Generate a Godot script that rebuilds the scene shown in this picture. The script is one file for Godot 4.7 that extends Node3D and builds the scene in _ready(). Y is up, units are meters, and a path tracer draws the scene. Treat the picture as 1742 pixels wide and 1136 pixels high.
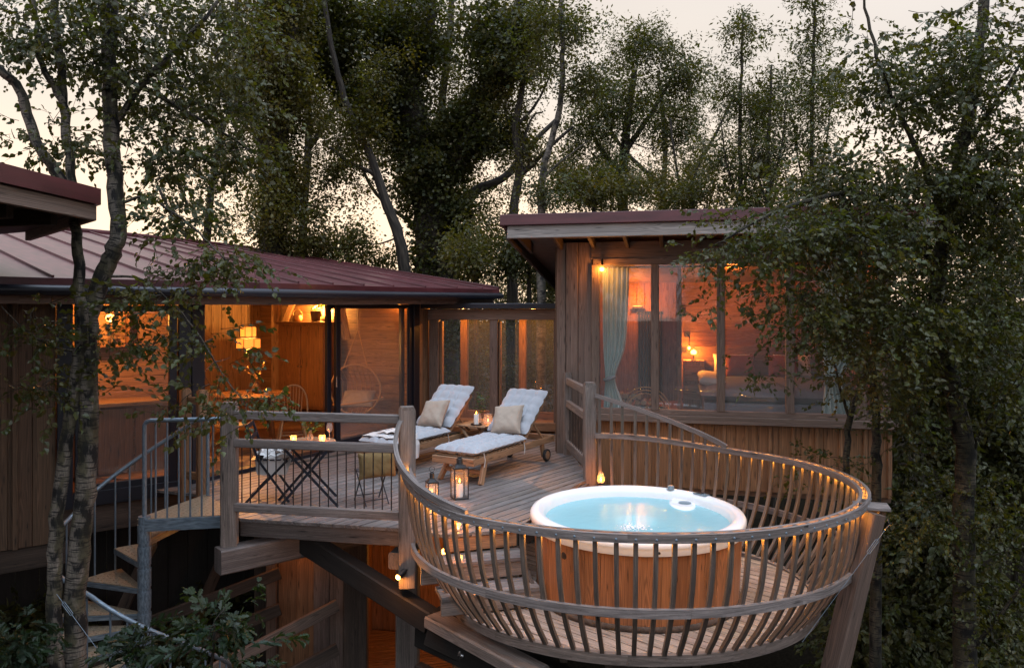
extends Node3D
# x right, y up, z towards the viewer. P(x, y, d) is a point d metres in front of the camera's foot. The deck lies at y = 0.
var R := RandomNumberGenerator.new()
var mats := {}
const EYE := 2.08

func P(x: float, y: float, d: float) -> Vector3:
	return Vector3(x, y, -d)

func lin(r: float, g: float, b: float) -> Color:
	return Color(r, g, b)

# ---------------------------------------------------------------- textures
func grain(kind: int) -> ImageTexture:
	var w := 384
	var h := 768
	var n1 := FastNoiseLite.new()
	n1.seed = 11 + kind
	n1.frequency = 0.006
	n1.fractal_octaves = 3
	var n2 := FastNoiseLite.new()
	n2.seed = 23 + kind
	n2.frequency = 0.03
	n2.fractal_octaves = 2
	var r := RandomNumberGenerator.new()
	r.seed = 5 + kind
	var knots := []
	for i in (16 if kind == 0 else 9):
		knots.append(Vector4(r.randf() * w, r.randf() * h, r.randf_range(3.0, 7.0), r.randf_range(0.5, 1.0)))
	var data := PackedByteArray()
	data.resize(w * h)
	var near := []
	for y in h:
		if y % 16 == 0:
			near = []
			for k in knots:
				if absf(k.y - y - 8) < 80.0:
					near.append(k)
		var f := clampf((y - (h - 96)) / 96.0, 0.0, 1.0)
		for x in w:
			var a := n1.get_noise_2d(x * 1.3, y * 0.13)
			if f > 0.0:
				a = lerpf(a, n1.get_noise_2d(x * 1.3, (y - h) * 0.13), f)
			var bend := 0.0
			var dark := 0.0
			for k in near:
				var dx: float = x - k.x
				var dy: float = (y - k.y) * 0.42
				var q := dx * dx + dy * dy
				bend += (1.0 if dx > 0 else -1.0) * k.z * 1.6 * exp(-q / (k.z * k.z * 14.0))
				dark += k.w * exp(-q / (k.z * k.z))
			var s := sin((x - bend) * 0.32 + a * 26.0)
			var fine := n2.get_noise_2d((x - bend) * 9.0, y * 0.35)
			var v := 0.0
			if kind == 0:
				v = 0.80 + 0.10 * s + 0.10 * fine + 0.12 * a - 0.5 * minf(dark, 1.0)
			else:
				v = 0.76 + 0.07 * s + 0.22 * fine + 0.20 * a - 0.45 * minf(dark, 1.0)
				if fine > 0.42:
					v -= 0.25
			data[y * w + x] = int(clampf(v, 0.05, 1.0) * 255.0)
	return ImageTexture.create_from_image(Image.create_from_data(w, h, false, Image.FORMAT_L8, data))

func birch_bark() -> ImageTexture:
	var w := 256
	var h := 512
	var n := FastNoiseLite.new()
	n.seed = 4
	n.frequency = 0.02
	n.fractal_octaves = 3
	var im := Image.create(w, h, false, Image.FORMAT_RGB8)
	for y in h:
		for x in w:
			var fx := absf(x - 128.0) / 128.0
			var big := n.get_noise_2d(fx * 70.0, y * 0.45)
			var lent := n.get_noise_2d(fx * 60.0 + 400.0, y * 7.0)
			var rough := n.get_noise_2d(fx * 700.0 + 900.0, y * 2.2)
			var v := 0.60 + 0.22 * big + 0.16 * rough
			v *= 1.0 - 0.62 * smoothstep(0.12, 0.34, lent)
			v *= 1.0 - 0.75 * smoothstep(0.10, 0.40, -big + 0.35 * rough)
			var c := Color(v, v * 0.965, v * 0.91).lerp(Color(0.24 + 0.2 * v, 0.24 + 0.2 * v, 0.17 + 0.1 * v), smoothstep(0.0, 0.45, n.get_noise_2d(fx * 50 + 900, y * 0.35)) * 0.6)
			im.set_pixel(x, y, c)
	return ImageTexture.create_from_image(im)

func noise_tex(freq: float, lo: Color, hi: Color, sd := 1, size := 256, oct := 4) -> NoiseTexture2D:
	var t := NoiseTexture2D.new()
	t.width = size
	t.height = size
	t.seamless = true
	var n := FastNoiseLite.new()
	n.seed = sd
	n.frequency = freq
	n.fractal_octaves = oct
	t.noise = n
	var g := Gradient.new()
	g.set_color(0, lo)
	g.set_color(1, hi)
	t.color_ramp = g
	return t

func checker_plate() -> ImageTexture:
	var im := Image.create(64, 64, false, Image.FORMAT_L8)
	for y in 64:
		for x in 64:
			var v := 0.0
			for c in [[16, 16, 1], [48, 48, 1], [48, 16, -1], [16, 48, -1]]:
				var dx: float = x - c[0]
				var dy: float = y - c[1]
				var a = (dx + dy * c[2]) * 0.7071
				var b = (dx - dy * c[2]) * 0.7071
				v = maxf(v, clampf(1.6 - sqrt(a * a / 90.0 + b * b / 9.0) * 1.4, 0.0, 1.0))
			im.set_pixel(x, y, Color(v, v, v))
	return ImageTexture.create_from_image(im)

func material(key: String, c: Color, rough: float, metal := 0.0, tex: Texture2D = null, bump: Texture2D = null, cm := 0.0, sc := Vector3.ONE) -> StandardMaterial3D:
	var m := StandardMaterial3D.new()
	m.resource_name = key
	m.albedo_color = c.linear_to_srgb()
	m.roughness = rough
	m.metallic = metal
	m.vertex_color_use_as_albedo = true
	m.uv1_scale = sc
	if tex:
		m.albedo_texture = tex
	if bump:
		m.heightmap_enabled = true
		m.heightmap_texture = bump
		m.heightmap_scale = cm
	mats[key] = m
	return m

func glow(key: String, c: Color, e: float) -> StandardMaterial3D:
	var m := material(key, Color(0.8, 0.7, 0.5), 0.5)
	m.emission_enabled = true
	m.emission = c
	m.emission_energy_multiplier = e
	return m

func make_materials():
	var g0 := grain(0)
	var g1 := grain(1)
	material("deck", lin(0.32, 0.295, 0.285), 0.42, 0.0, g1, g1, 0.12)
	material("floor", lin(0.55, 0.46, 0.39), 0.6, 0.0, g1, g1, 0.12)
	material("rail", lin(0.32, 0.262, 0.228), 0.7, 0.0, g1, g1, 0.15)
	material("greyrail", lin(0.36, 0.30, 0.275), 0.65, 0.0, g1, g1, 0.15)
	material("slat", lin(0.24, 0.185, 0.148), 0.6, 0.0, g1, g1, 0.1)
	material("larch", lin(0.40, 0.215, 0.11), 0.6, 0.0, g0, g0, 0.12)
	material("oldlarch", lin(0.275, 0.192, 0.150), 0.7, 0.0, g0, g1, 0.14)
	material("inside", lin(0.44, 0.245, 0.125), 0.55, 0.0, g0, g0, 0.08)
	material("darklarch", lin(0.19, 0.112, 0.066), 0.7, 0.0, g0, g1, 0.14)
	material("furniture", lin(0.25, 0.115, 0.05), 0.45, 0.0, g0, g0, 0.05)
	material("chair", lin(0.60, 0.38, 0.20), 0.45, 0.0, g0)
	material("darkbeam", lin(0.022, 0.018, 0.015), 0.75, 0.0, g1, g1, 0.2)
	material("beam", lin(0.115, 0.082, 0.062), 0.75, 0.0, g1, g1, 0.2)
	material("fascia", lin(0.40, 0.345, 0.31), 0.75, 0.0, g0, g1, 0.15)
	material("cedar", lin(0.42, 0.175, 0.072), 0.42, 0.0, g0, g0, 0.06)
	material("teak", lin(0.45, 0.27, 0.15), 0.55, 0.0, g0, g0, 0.06)
	var nz := noise_tex(0.02, Color(0.62, 0.62, 0.63), Color(1, 1, 1), 3)
	material("red", lin(0.135, 0.032, 0.038), 0.33, 0.0, nz, nz, 0.05, Vector3(0.4, 0.4, 1))
	material("roofred", lin(0.15, 0.043, 0.049), 0.36, 0.0, nz, nz, 0.05, Vector3(0.4, 0.4, 1))
	material("navy", lin(0.012, 0.014, 0.022), 0.35)
	material("black", lin(0.012, 0.012, 0.013), 0.45)
	material("bistro", lin(0.010, 0.014, 0.024), 0.4)
	material("steel", lin(0.30, 0.38, 0.45), 0.36, 0.45, noise_tex(0.06, Color(0.6, 0.62, 0.64), Color(1, 1, 1), 8))
	material("plate", lin(0.52, 0.43, 0.30), 0.32, 0.2, nz, checker_plate(), 2.2, Vector3(8, 8, 1))
	material("chrome", lin(0.7, 0.72, 0.74), 0.25, 0.95)
	material("acrylic", lin(0.84, 0.86, 0.87), 0.18).clearcoat_enabled = true
	material("shell", lin(0.46, 0.80, 0.86), 0.25)
	material("greyplastic", lin(0.16, 0.22, 0.26), 0.3)
	var cn := noise_tex(0.25, Color(0.4, 0.4, 0.4), Color(1, 1, 1), 6, 256, 2)
	material("cloth", lin(0.34, 0.365, 0.40), 0.95, 0.0, null, cn, 0.08, Vector3(6, 6, 1)).rim_enabled = true
	material("linen", lin(0.50, 0.42, 0.34), 0.95, 0.0, noise_tex(0.3, Color(0.75, 0.75, 0.75), Color(1, 1, 1), 7, 256, 2), cn, 0.1, Vector3(5, 5, 1))
	material("mustard", lin(0.17, 0.108, 0.040), 0.9, 0.0, null, cn, 0.1, Vector3(5, 5, 1))
	material("white", lin(0.60, 0.59, 0.58), 0.8, 0.0, null, cn, 0.05, Vector3(4, 4, 1))
	material("rust", lin(0.22, 0.06, 0.04), 0.9)
	material("greycloth", lin(0.17, 0.18, 0.22), 0.95, 0.0, null, cn, 0.08, Vector3(4, 4, 1))
	material("curtain", lin(0.44, 0.56, 0.54), 0.9, 0.0, null, cn, 0.05, Vector3(4, 4, 1))
	material("curtainband", lin(0.16, 0.20, 0.22), 0.9)
	material("wax", lin(0.86, 0.84, 0.80), 0.5).subsurf_scatter_enabled = true
	material("rattan", lin(0.42, 0.24, 0.10), 0.6)
	material("log", lin(0.42, 0.28, 0.16), 0.8, 0.0, g0)
	material("rubber", lin(0.015, 0.015, 0.016), 0.7)
	material("terracotta", lin(0.10, 0.06, 0.045), 0.7)
	material("paper", lin(0.72, 0.70, 0.68), 0.6)
	material("ink", lin(0.05, 0.06, 0.09), 0.6)
	material("soil", lin(0.016, 0.013, 0.009), 0.95, 0.0, noise_tex(0.05, Color(0.35, 0.35, 0.3), Color(1, 1, 1), 9), null, 0.0, Vector3(1, 1, 1))
	mats["soil"].metallic_specular = 0.1
	var bk := birch_bark()
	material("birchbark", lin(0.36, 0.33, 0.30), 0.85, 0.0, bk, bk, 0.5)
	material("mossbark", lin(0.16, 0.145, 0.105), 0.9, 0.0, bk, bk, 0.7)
	var bn := noise_tex(0.04, Color(0.35, 0.35, 0.35), Color(1, 1, 1), 12)
	material("bark", lin(0.085, 0.068, 0.05), 0.9, 0.0, bn, bn, 1.2, Vector3(1, 0.3, 1))
	var leafs := {"birchleaf": [lin(0.074, 0.088, 0.032), 0.36], "darkleaf": [lin(0.062, 0.072, 0.024), 0.5], "olive": [lin(0.100, 0.098, 0.030), 0.5], "ashleaf": [lin(0.076, 0.088, 0.034), 0.5], "oakleaf": [lin(0.026, 0.050, 0.026), 0.45], "plantleaf": [lin(0.06, 0.12, 0.04), 0.4]}
	for k in leafs:
		var m := material(k, leafs[k][0], leafs[k][1])
		m.backlight_enabled = true
		m.backlight = Color(1.0, 0.98, 0.42)
	var gl := StandardMaterial3D.new()
	gl.resource_name = "glass"
	gl.transparency = BaseMaterial3D.TRANSPARENCY_ALPHA
	gl.albedo_color = Color(0.9, 0.95, 0.95, 0.06)
	gl.roughness = 0.0
	gl.metallic_specular = 0.7
	mats["glass"] = gl
	var jar := gl.duplicate()
	jar.resource_name = "jarglass"
	jar.albedo_color = Color(0.95, 0.97, 0.97, 0.12)
	jar.metallic_specular = 0.5
	mats["jar"] = jar
	var wt := StandardMaterial3D.new()
	wt.resource_name = "water"
	wt.transparency = BaseMaterial3D.TRANSPARENCY_ALPHA
	wt.albedo_color = Color(0.68, 0.91, 0.94, 0.6)
	wt.metallic_specular = 0.25
	wt.roughness = 0.2
	wt.normal_enabled = true
	var wn := NoiseTexture2D.new()
	wn.width = 256
	wn.height = 256
	wn.seamless = true
	wn.as_normal_map = true
	wn.bump_strength = 3.0
	var wf := FastNoiseLite.new()
	wf.frequency = 0.016
	wf.fractal_octaves = 3
	wn.noise = wf
	wt.normal_texture = wn
	wt.normal_scale = 0.3
	wt.uv1_scale = Vector3(1.6, 1.6, 1)
	mats["water"] = wt
	glow("bulb", Color(1.0, 0.62, 0.25), 9.0)
	glow("flame", Color(1.0, 0.60, 0.20), 12.0)
	glow("strip", Color(1.0, 0.56, 0.14), 9.0)
	glow("coollamp", Color(0.75, 0.95, 1.0), 3.0)
	glow("shade", Color(1.0, 0.50, 0.12), 0.9)

# ---------------------------------------------------------------- mesh helpers
func S() -> SurfaceTool:
	var st := SurfaceTool.new()
	st.begin(Mesh.PRIMITIVE_TRIANGLES)
	return st

func vert(st: SurfaceTool, p: Vector3, n: Vector3, uv: Vector2, c: Color):
	st.set_color(c)
	st.set_normal(n)
	st.set_uv(uv)
	st.add_vertex(p)

# a flat face; the order of its corners is turned so that its front looks along n
func face(st: SurfaceTool, p: Array, n: Vector3, uv: Array, c := Color.WHITE):
	var flip: bool = (p[1] - p[0]).cross(p[2] - p[0]).dot(n) > 0.0
	for k in range(1, p.size() - 1):
		vert(st, p[0], n, uv[0], c)
		var a: int = k + 1 if flip else k
		var b: int = k if flip else k + 1
		vert(st, p[a], n, uv[a], c)
		vert(st, p[b], n, uv[b], c)

# a squared timber from a to b with chamfered edges, grain along its length
func beam(st: SurfaceTool, a: Vector3, b: Vector3, w: float, h: float, up := Vector3.UP, ch := 0.006, c := Color.WHITE, b_scale := 1.0):
	var ax := (b - a).normalized()
	var len := a.distance_to(b)
	if absf(ax.dot(up)) > 0.98:
		up = Vector3.BACK
	var sd := ax.cross(up).normalized()
	var u := sd.cross(ax)
	ch = minf(ch, minf(w, h) * 0.3)
	var pts := []
	for q in [[1, 1, 0], [1, 1, 1], [-1, 1, 1], [-1, 1, 0], [-1, -1, 0], [-1, -1, 1], [1, -1, 1], [1, -1, 0]]:
		var px: float = q[0] * (w / 2 - (ch if q[2] else 0.0))
		var py: float = q[1] * (h / 2 - (0.0 if q[2] else ch))
		pts.append(Vector2(px, py))
	var o := Vector2(R.randf(), R.randf())
	var along := 0.0
	for k in 8:
		var q0: Vector2 = pts[k]
		var q1: Vector2 = pts[(k + 1) % 8]
		var e := q1 - q0
		var n2 := Vector2(e.y, -e.x).normalized()
		if n2.dot(q0 + q1) < 0:
			n2 = -n2
		var n := sd * n2.x + u * n2.y
		var d0 := sd * q0.x + u * q0.y
		var d1 := sd * q1.x + u * q1.y
		var l := e.length()
		face(st, [a + d0, a + d1, b + d1 * b_scale, b + d0 * b_scale], n, [o + Vector2(along / 0.4, 0), o + Vector2((along + l) / 0.4, 0), o + Vector2((along + l) / 0.4, len / 2.4), o + Vector2(along / 0.4, len / 2.4)], c)
		along += l
	for s in 2:
		var q := []
		var uv := []
		for k in pts:
			q.append((a if s == 0 else b) + (sd * k.x + u * k.y) * (1.0 if s == 0 else b_scale))
			uv.append(o + k / 0.5)
		face(st, q, -ax if s == 0 else ax, uv, c * Color(0.85, 0.85, 0.85))

func box(st: SurfaceTool, c: Vector3, s: Vector3, ch := 0.004, col := Color.WHITE, xf := Transform3D.IDENTITY):
	var m := maxf(s.x, maxf(s.y, s.z))
	if m == s.y:
		beam(st, xf * (c - Vector3(0, s.y / 2, 0)), xf * (c + Vector3(0, s.y / 2, 0)), s.x, s.z, xf.basis.z, ch, col)
	elif m == s.x:
		beam(st, xf * (c - Vector3(s.x / 2, 0, 0)), xf * (c + Vector3(s.x / 2, 0, 0)), s.z, s.y, xf.basis.y, ch, col)
	else:
		beam(st, xf * (c - Vector3(0, 0, s.z / 2)), xf * (c + Vector3(0, 0, s.z / 2)), s.x, s.y, xf.basis.y, ch, col)

# a slab from a level outline, thick metres down from its top
func slab(st: SurfaceTool, out: PackedVector2Array, top: float, thick: float, c := Color.WHITE):
	var tri := Geometry2D.triangulate_polygon(out)
	for k in range(0, tri.size(), 3):
		for side in 2:
			var q := []
			var uv := []
			for j in 3:
				var v := out[tri[k + j]]
				q.append(P(v.x, top - thick * side, v.y))
				uv.append(v)
			face(st, q, Vector3.UP if side == 0 else Vector3.DOWN, uv, c)
	var mid := Vector2.ZERO
	for v in out:
		mid += v / out.size()
	for k in out.size():
		var a := out[k]
		var b := out[(k + 1) % out.size()]
		var n2 := Vector2(b.y - a.y, a.x - b.x).normalized()
		if Geometry2D.is_point_in_polygon((a + b) / 2 + n2 * 0.01, out):
			n2 = -n2
		var l := a.distance_to(b)
		face(st, [P(a.x, top, a.y), P(b.x, top, b.y), P(b.x, top - thick, b.y), P(a.x, top - thick, a.y)], P(n2.x, 0, n2.y), [Vector2(0, 0), Vector2(0, l / 2.4), Vector2(thick / 0.4, l / 2.4), Vector2(thick / 0.4, 0)], c)

func smooth_path(pts: Array, n: int) -> Array:
	var out := []
	for i in pts.size() - 1:
		var p0 = pts[maxi(i - 1, 0)]
		var p3 = pts[mini(i + 2, pts.size() - 1)]
		for k in n:
			out.append(pts[i].cubic_interpolate(pts[i + 1], p0, p3, float(k) / n))
	out.append(pts[-1])
	return out

func tube(st: SurfaceTool, pts: Array, radii: Array, segs := 8, c := Color.WHITE, vs := 1.0):
	var n := pts.size()
	var t: Vector3 = (pts[1] - pts[0]).normalized()
	var side := t.cross(Vector3(0.31, 0.2, 0.93)).normalized()
	var rings := []
	var nor := []
	var along := [0.0]
	for i in n:
		if i > 0:
			along.append(along[-1] + pts[i].distance_to(pts[i - 1]))
		var d: Vector3 = (pts[mini(i + 1, n - 1)] - pts[maxi(i - 1, 0)]).normalized()
		side = (side - d * side.dot(d)).normalized()
		var up := side.cross(d)
		var ring := []
		var nr := []
		var r: float = radii[mini(i, radii.size() - 1)]
		for k in segs + 1:
			var a := TAU * k / segs
			var v := side * cos(a) + up * sin(a)
			ring.append(pts[i] + v * r)
			nr.append(v)
		rings.append(ring)
		nor.append(nr)
	for i in n - 1:
		for k in segs:
			var q := [[i, k], [i, k + 1], [i + 1, k + 1], [i + 1, k]]
			for j in [0, 1, 2, 0, 2, 3]:
				var a: int = q[j][0]
				var b: int = q[j][1]
				vert(st, rings[a][b], nor[a][b], Vector2(float(b) / segs, along[a] * vs), c)
	for e in 2:
		var i := 0 if e == 0 else n - 1
		var nn: Vector3 = (pts[0] - pts[1] if e == 0 else pts[n - 1] - pts[n - 2]).normalized()
		var uv := []
		for k in segs:
			uv.append(Vector2(0.5, 0.5))
		face(st, rings[i].slice(0, segs), nn, uv, c)

func lathe(st: SurfaceTool, prof: Array, segs := 24, xf := Transform3D.IDENTITY, c := Color.WHITE, turn := TAU):
	var n := prof.size()
	for i in n - 1:
		var a: Vector2 = prof[i]
		var b: Vector2 = prof[i + 1]
		if a.distance_to(b) < 1e-5:
			continue
		var na := (Vector2(b.y - prof[maxi(i - 1, 0)].y, prof[maxi(i - 1, 0)].x - b.x)).normalized()
		var nx: Vector2 = prof[mini(i + 2, n - 1)]
		var nb := Vector2(nx.y - a.y, a.x - nx.x).normalized()
		var fl := Vector2(b.y - a.y, a.x - b.x).normalized()
		if na.dot(fl) < 0.6:
			na = fl
		if nb.dot(fl) < 0.6:
			nb = fl
		for k in segs:
			var t0 := turn * k / segs
			var t1 := turn * (k + 1) / segs
			var v := []
			for q in [[a, na, t0, i], [b, nb, t0, i + 1], [b, nb, t1, i + 1], [a, na, t1, i]]:
				var p: Vector2 = q[0]
				var m: Vector2 = q[1]
				v.append([xf * Vector3(p.x * cos(q[2]), p.y, p.x * sin(q[2])), (xf.basis * Vector3(m.x * cos(q[2]), m.y, m.x * sin(q[2]))).normalized(), Vector2(q[2] / TAU * 2, p.y * 2)])
			var flip: bool = (v[1][0] - v[0][0]).cross(v[2][0] - v[0][0]).dot(v[0][1] + v[2][1]) > 0
			for j in ([0, 2, 1, 0, 3, 2] if flip else [0, 1, 2, 0, 2, 3]):
				vert(st, v[j][0], v[j][1], v[j][2], c)

# a stuffed cushion lying in x-z, tufted nx by nz
func cushion(w: float, l: float, t: float, nx := 0, nz := 0, pinch := 0.06, xf := Transform3D.IDENTITY, sd := 0) -> SurfaceTool:
	var st := S()
	var nn := FastNoiseLite.new()
	nn.seed = sd
	nn.frequency = 3.0
	var gx := 28
	var gz := int(28 * maxf(1.0, l / w * 0.8))
	for side in 2:
		var grid := []
		for i in gx + 1:
			var row := []
			for j in gz + 1:
				var u := 2.0 * i / gx - 1.0
				var v := 2.0 * j / gz - 1.0
				var full := pow(maxf(0.0, 1.0 - pow(absf(u), 4.0)), 0.5) * pow(maxf(0.0, 1.0 - pow(absf(v), 4.0 + 6.0 * (l / w - 1.0))), 0.5)
				var y := t / 2 * full
				if nx > 0:
					var cu := (u + 1) / 2 * nx
					var cv := (v + 1) / 2 * nz
					var seam := minf(absf(sin(PI * cu)) + 0.0, absf(sin(PI * cv)))
					var tuft := Vector2(absf(sin(PI * cu)), absf(sin(PI * cv))).length()
					y *= 0.30 + 0.70 * (0.45 * pow(clampf(minf(tuft, 0.42 + seam * 0.9), 0.0, 1.0), 0.7) + 0.55 * pow(absf(sin(PI * cu) * sin(PI * cv)), 0.45))
				y += nn.get_noise_2d(u * w, v * l) * 0.012 * full
				var puff := 0.0
				if nx > 0:
					puff = 0.018 * absf(sin(PI * (v + 1) / 2 * nz)) * signf(u) * pow(absf(u), 6.0)
				var px := puff + u * w / 2 * (1.0 - pinch * (1.0 - v * v)) + nn.get_noise_2d(v * l * 2 + 9, u) * 0.006
				var pz := v * l / 2 * (1.0 - pinch * (1.0 - u * u)) + nn.get_noise_2d(u * w * 2 + 5, v) * 0.006
				row.append(Vector3(px, y if side == 0 else -y * 0.8, pz))
			grid.append(row)
		for i in gx:
			for j in gz:
				for q in ([[0, 0], [1, 0], [1, 1], [0, 0], [1, 1], [0, 1]] if side == 0 else [[0, 0], [1, 1], [1, 0], [0, 0], [0, 1], [1, 1]]):
					var a: int = i + q[0]
					var b: int = j + q[1]
					var dx: Vector3 = grid[mini(a + 1, gx)][b] - grid[maxi(a - 1, 0)][b]
					var dz: Vector3 = grid[a][mini(b + 1, gz)] - grid[a][maxi(b - 1, 0)]
					var n := dz.cross(dx).normalized()
					if side == 1:
						n = -n
					vert(st, xf * grid[a][b], (xf.basis * n).normalized(), Vector2(float(a) / gx * w, float(b) / gz * l), Color.WHITE)
	return st

# ---------------------------------------------------------------- objects
var names := {}
func numbered(called: String) -> String:
	names[called] = names.get(called, -1) + 1
	return called if names[called] == 0 else "%s_%03d" % [called, names[called]]

func gx(n: Node) -> Transform3D:
	var t: Transform3D = n.transform
	while n.get_parent() is Node3D and n.get_parent() != self:
		n = n.get_parent()
		t = n.transform * t
	return t

func thing(called: String, label: String, category: String, at := Vector3.ZERO, turn := 0.0, group := "", kind := "") -> Node3D:
	var o := Node3D.new()
	o.name = numbered(called)
	add_child(o)
	o.position = at
	o.rotation.y = turn
	tag(o, label, category, group, kind)
	return o

func tag(o: Node, label: String, category: String, group := "", kind := ""):
	o.set_meta("label", label)
	if category:
		o.set_meta("category", category)
	if group:
		o.set_meta("group", group)
	if kind:
		o.set_meta("kind", kind)

# a part built in the world's axes (or in its parent's, with local)
func part(parent: Node, called: String, shape, m, local := false, xf := Transform3D.IDENTITY) -> MeshInstance3D:
	var o := MeshInstance3D.new()
	o.mesh = shape.commit() if shape is SurfaceTool else shape
	o.material_override = mats[m] if m is String else m
	var nm := called
	if parent == self:
		nm = numbered(called)
	else:
		var k: int = parent.get_meta("n_" + called, -1) + 1
		parent.set_meta("n_" + called, k)
		if k > 0:
			nm = "%s_%03d" % [called, k]
	o.name = nm
	parent.add_child(o, true)
	o.transform = xf if local or parent == self else gx(parent).affine_inverse() * xf
	return o

func single(called: String, label: String, category: String, shape, m, group := "", kind := "") -> MeshInstance3D:
	var o := part(self, called, shape, m)
	tag(o, label, category, group, kind)
	return o

func lamp(parent: Node, at: Vector3, c: Color, e: float, size := 0.03):
	var l := OmniLight3D.new()
	l.name = "lamp_light"
	l.light_color = c
	l.light_energy = e
	l.light_size = size
	l.omni_range = 12.0
	l.omni_attenuation = 2.0
	l.shadow_enabled = true
	parent.add_child(l, true)
	l.position = gx(parent).affine_inverse() * at

func tone(v := 0.12) -> Color:
	var k := R.randf_range(1.0 - v, 1.0 + v)
	return Color(k, k * R.randf_range(0.97, 1.02), k * R.randf_range(0.94, 1.03))

# a row of boards as separate parts: lying in the plane of xf (x across, y along)
func boards(parent: Node, called: String, xf: Transform3D, width: float, height: float, bw: float, m, upright := true, t := 0.02, v := 0.14, gap := 0.004):
	var n := maxi(1, int(round((width if upright else height) / bw)))
	var w := (width if upright else height) / n
	for k in n:
		var st := S()
		var q := (k + 0.5) * w
		var dz := R.randf_range(-0.0015, 0.0015)
		if upright:
			beam(st, Vector3(q, 0, dz), Vector3(q, height, dz), w - gap, t, Vector3.BACK, 0.004, tone(v))
		else:
			beam(st, Vector3(0, q, dz), Vector3(width, q, dz), w - gap, t, Vector3.BACK, 0.004, tone(v))
		part(parent, called, st, m, false, xf)

# decking: boards across an outline in (x, d), running along dir
func decking(parent: Node, called: String, out: PackedVector2Array, dir: Vector2, top: float, bw: float, m: String, piece := 2.6, thick := 0.028, gap := 0.007):
	dir = dir.normalized()
	var nrm := Vector2(-dir.y, dir.x)
	var lo := INF
	var hi := -INF
	for v in out:
		lo = minf(lo, v.dot(nrm))
		hi = maxf(hi, v.dot(nrm))
	var q := lo + gap
	while q < hi - 0.02:
		var ea := cuts(out, dir, nrm, q + gap / 2)
		var eb := cuts(out, dir, nrm, q + bw - gap / 2)
		var pairs := mini(ea.size(), eb.size()) / 2
		for k in pairs:
			var a0: float = ea[2 * k]
			var a1: float = ea[2 * k + 1]
			var b0: float = eb[2 * k]
			var b1: float = eb[2 * k + 1]
			var at := 0.0
			var len := ((a1 - a0) + (b1 - b0)) / 2
			if len < 0.06:
				continue
			while at < 0.999:
				var step := R.randf_range(0.7, 1.3) * piece / len
				var to := 1.0 if at + step * 1.4 > 1.0 else at + step
				var g := 0.0025 / len
				var c := [[q + gap / 2, lerpf(a0, a1, at + g)], [q + gap / 2, lerpf(a0, a1, to - g)], [q + bw - gap / 2, lerpf(b0, b1, to - g)], [q + bw - gap / 2, lerpf(b0, b1, at + g)]]
				var pts := []
				for e in c:
					pts.append(nrm * e[0] + dir * e[1])
				var st := S()
				plank(st, pts, dir, nrm, top + R.randf_range(-0.001, 0.001), thick, tone(0.16))
				part(parent, called, st, m)
				at = to
		q += bw

func cuts(out: PackedVector2Array, dir: Vector2, nrm: Vector2, q: float) -> Array:
	var r := []
	for k in out.size():
		var a := out[k]
		var b := out[(k + 1) % out.size()]
		var qa := a.dot(nrm) - q
		var qb := b.dot(nrm) - q
		if (qa > 0) != (qb > 0):
			r.append((a + (b - a) * (qa / (qa - qb))).dot(dir))
	r.sort()
	return r

func plank(st: SurfaceTool, p: Array, dir: Vector2, nrm: Vector2, top: float, thick: float, c: Color):
	var o := Vector2(R.randf(), R.randf())
	var mid: Vector2 = (p[0] + p[1] + p[2] + p[3]) / 4
	var uv := []
	var up := []
	var edge := []
	for v in p:
		uv.append(o + Vector2((v - mid).dot(nrm) / 0.4, (v - mid).dot(dir) / 2.4))
		var i: Vector2 = v - nrm * signf((v - mid).dot(nrm)) * 0.004
		up.append(P(i.x, top, i.y))
		edge.append(P(v.x, top - 0.003, v.y))
	face(st, up, Vector3.UP, uv, c)
	for k in 4:
		var a: Vector2 = p[k]
		var b: Vector2 = p[(k + 1) % 4]
		var n2 := (a + b) / 2 - mid
		var e := (b - a).normalized()
		n2 = (n2 - e * n2.dot(e)).normalized()
		var n := P(n2.x, 0, n2.y)
		var u0: Vector2 = uv[k]
		var u1: Vector2 = uv[(k + 1) % 4]
		face(st, [edge[k], edge[(k + 1) % 4], edge[(k + 1) % 4] + Vector3.DOWN * thick, edge[k] + Vector3.DOWN * thick], n, [u0, u1, u1 + Vector2(0.06, 0), u0 + Vector2(0.06, 0)], c)
		if k % 2 == 0:
			pass
		face(st, [up[k], up[(k + 1) % 4], edge[(k + 1) % 4], edge[k]], (n + Vector3.UP).normalized(), [u0, u1, u1, u0], c)

# the frame whose x runs from a to b in plan, y up, z out of the wall (to the right of a to b, seen from above towards the viewer)
func wall_frame(a: Vector2, b: Vector2, y := 0.0) -> Transform3D:
	var x := P(b.x - a.x, 0, b.y - a.y).normalized()
	return Transform3D(Basis(x, Vector3.UP, x.cross(Vector3.UP)), P(a.x, y, a.y))

func pane(parent: Node, xf: Transform3D, x0: float, x1: float, y0: float, y1: float, z := 0.0, double := true) -> MeshInstance3D:
	var st := S()
	face(st, [Vector3(x0, y0, z), Vector3(x1, y0, z), Vector3(x1, y1, z), Vector3(x0, y1, z)], Vector3.BACK, [Vector2(0, 0), Vector2(1, 0), Vector2(1, 1), Vector2(0, 1)])
	if double:
		face(st, [Vector3(x0, y0, z - 0.022), Vector3(x1, y0, z - 0.022), Vector3(x1, y1, z - 0.022), Vector3(x0, y1, z - 0.022)], Vector3.BACK, [Vector2(0, 0), Vector2(1, 0), Vector2(1, 1), Vector2(0, 1)])
	return part(parent, "pane", st, "glass", false, xf)

func bars(parent: Node, called: String, xf: Transform3D, list: Array, m, ch := 0.005):   # list of [centre, size], each its own part
	for b in list:
		var st := S()
		box(st, b[0], b[1], ch, tone(0.1))
		part(parent, called, st, m, false, xf)

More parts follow.
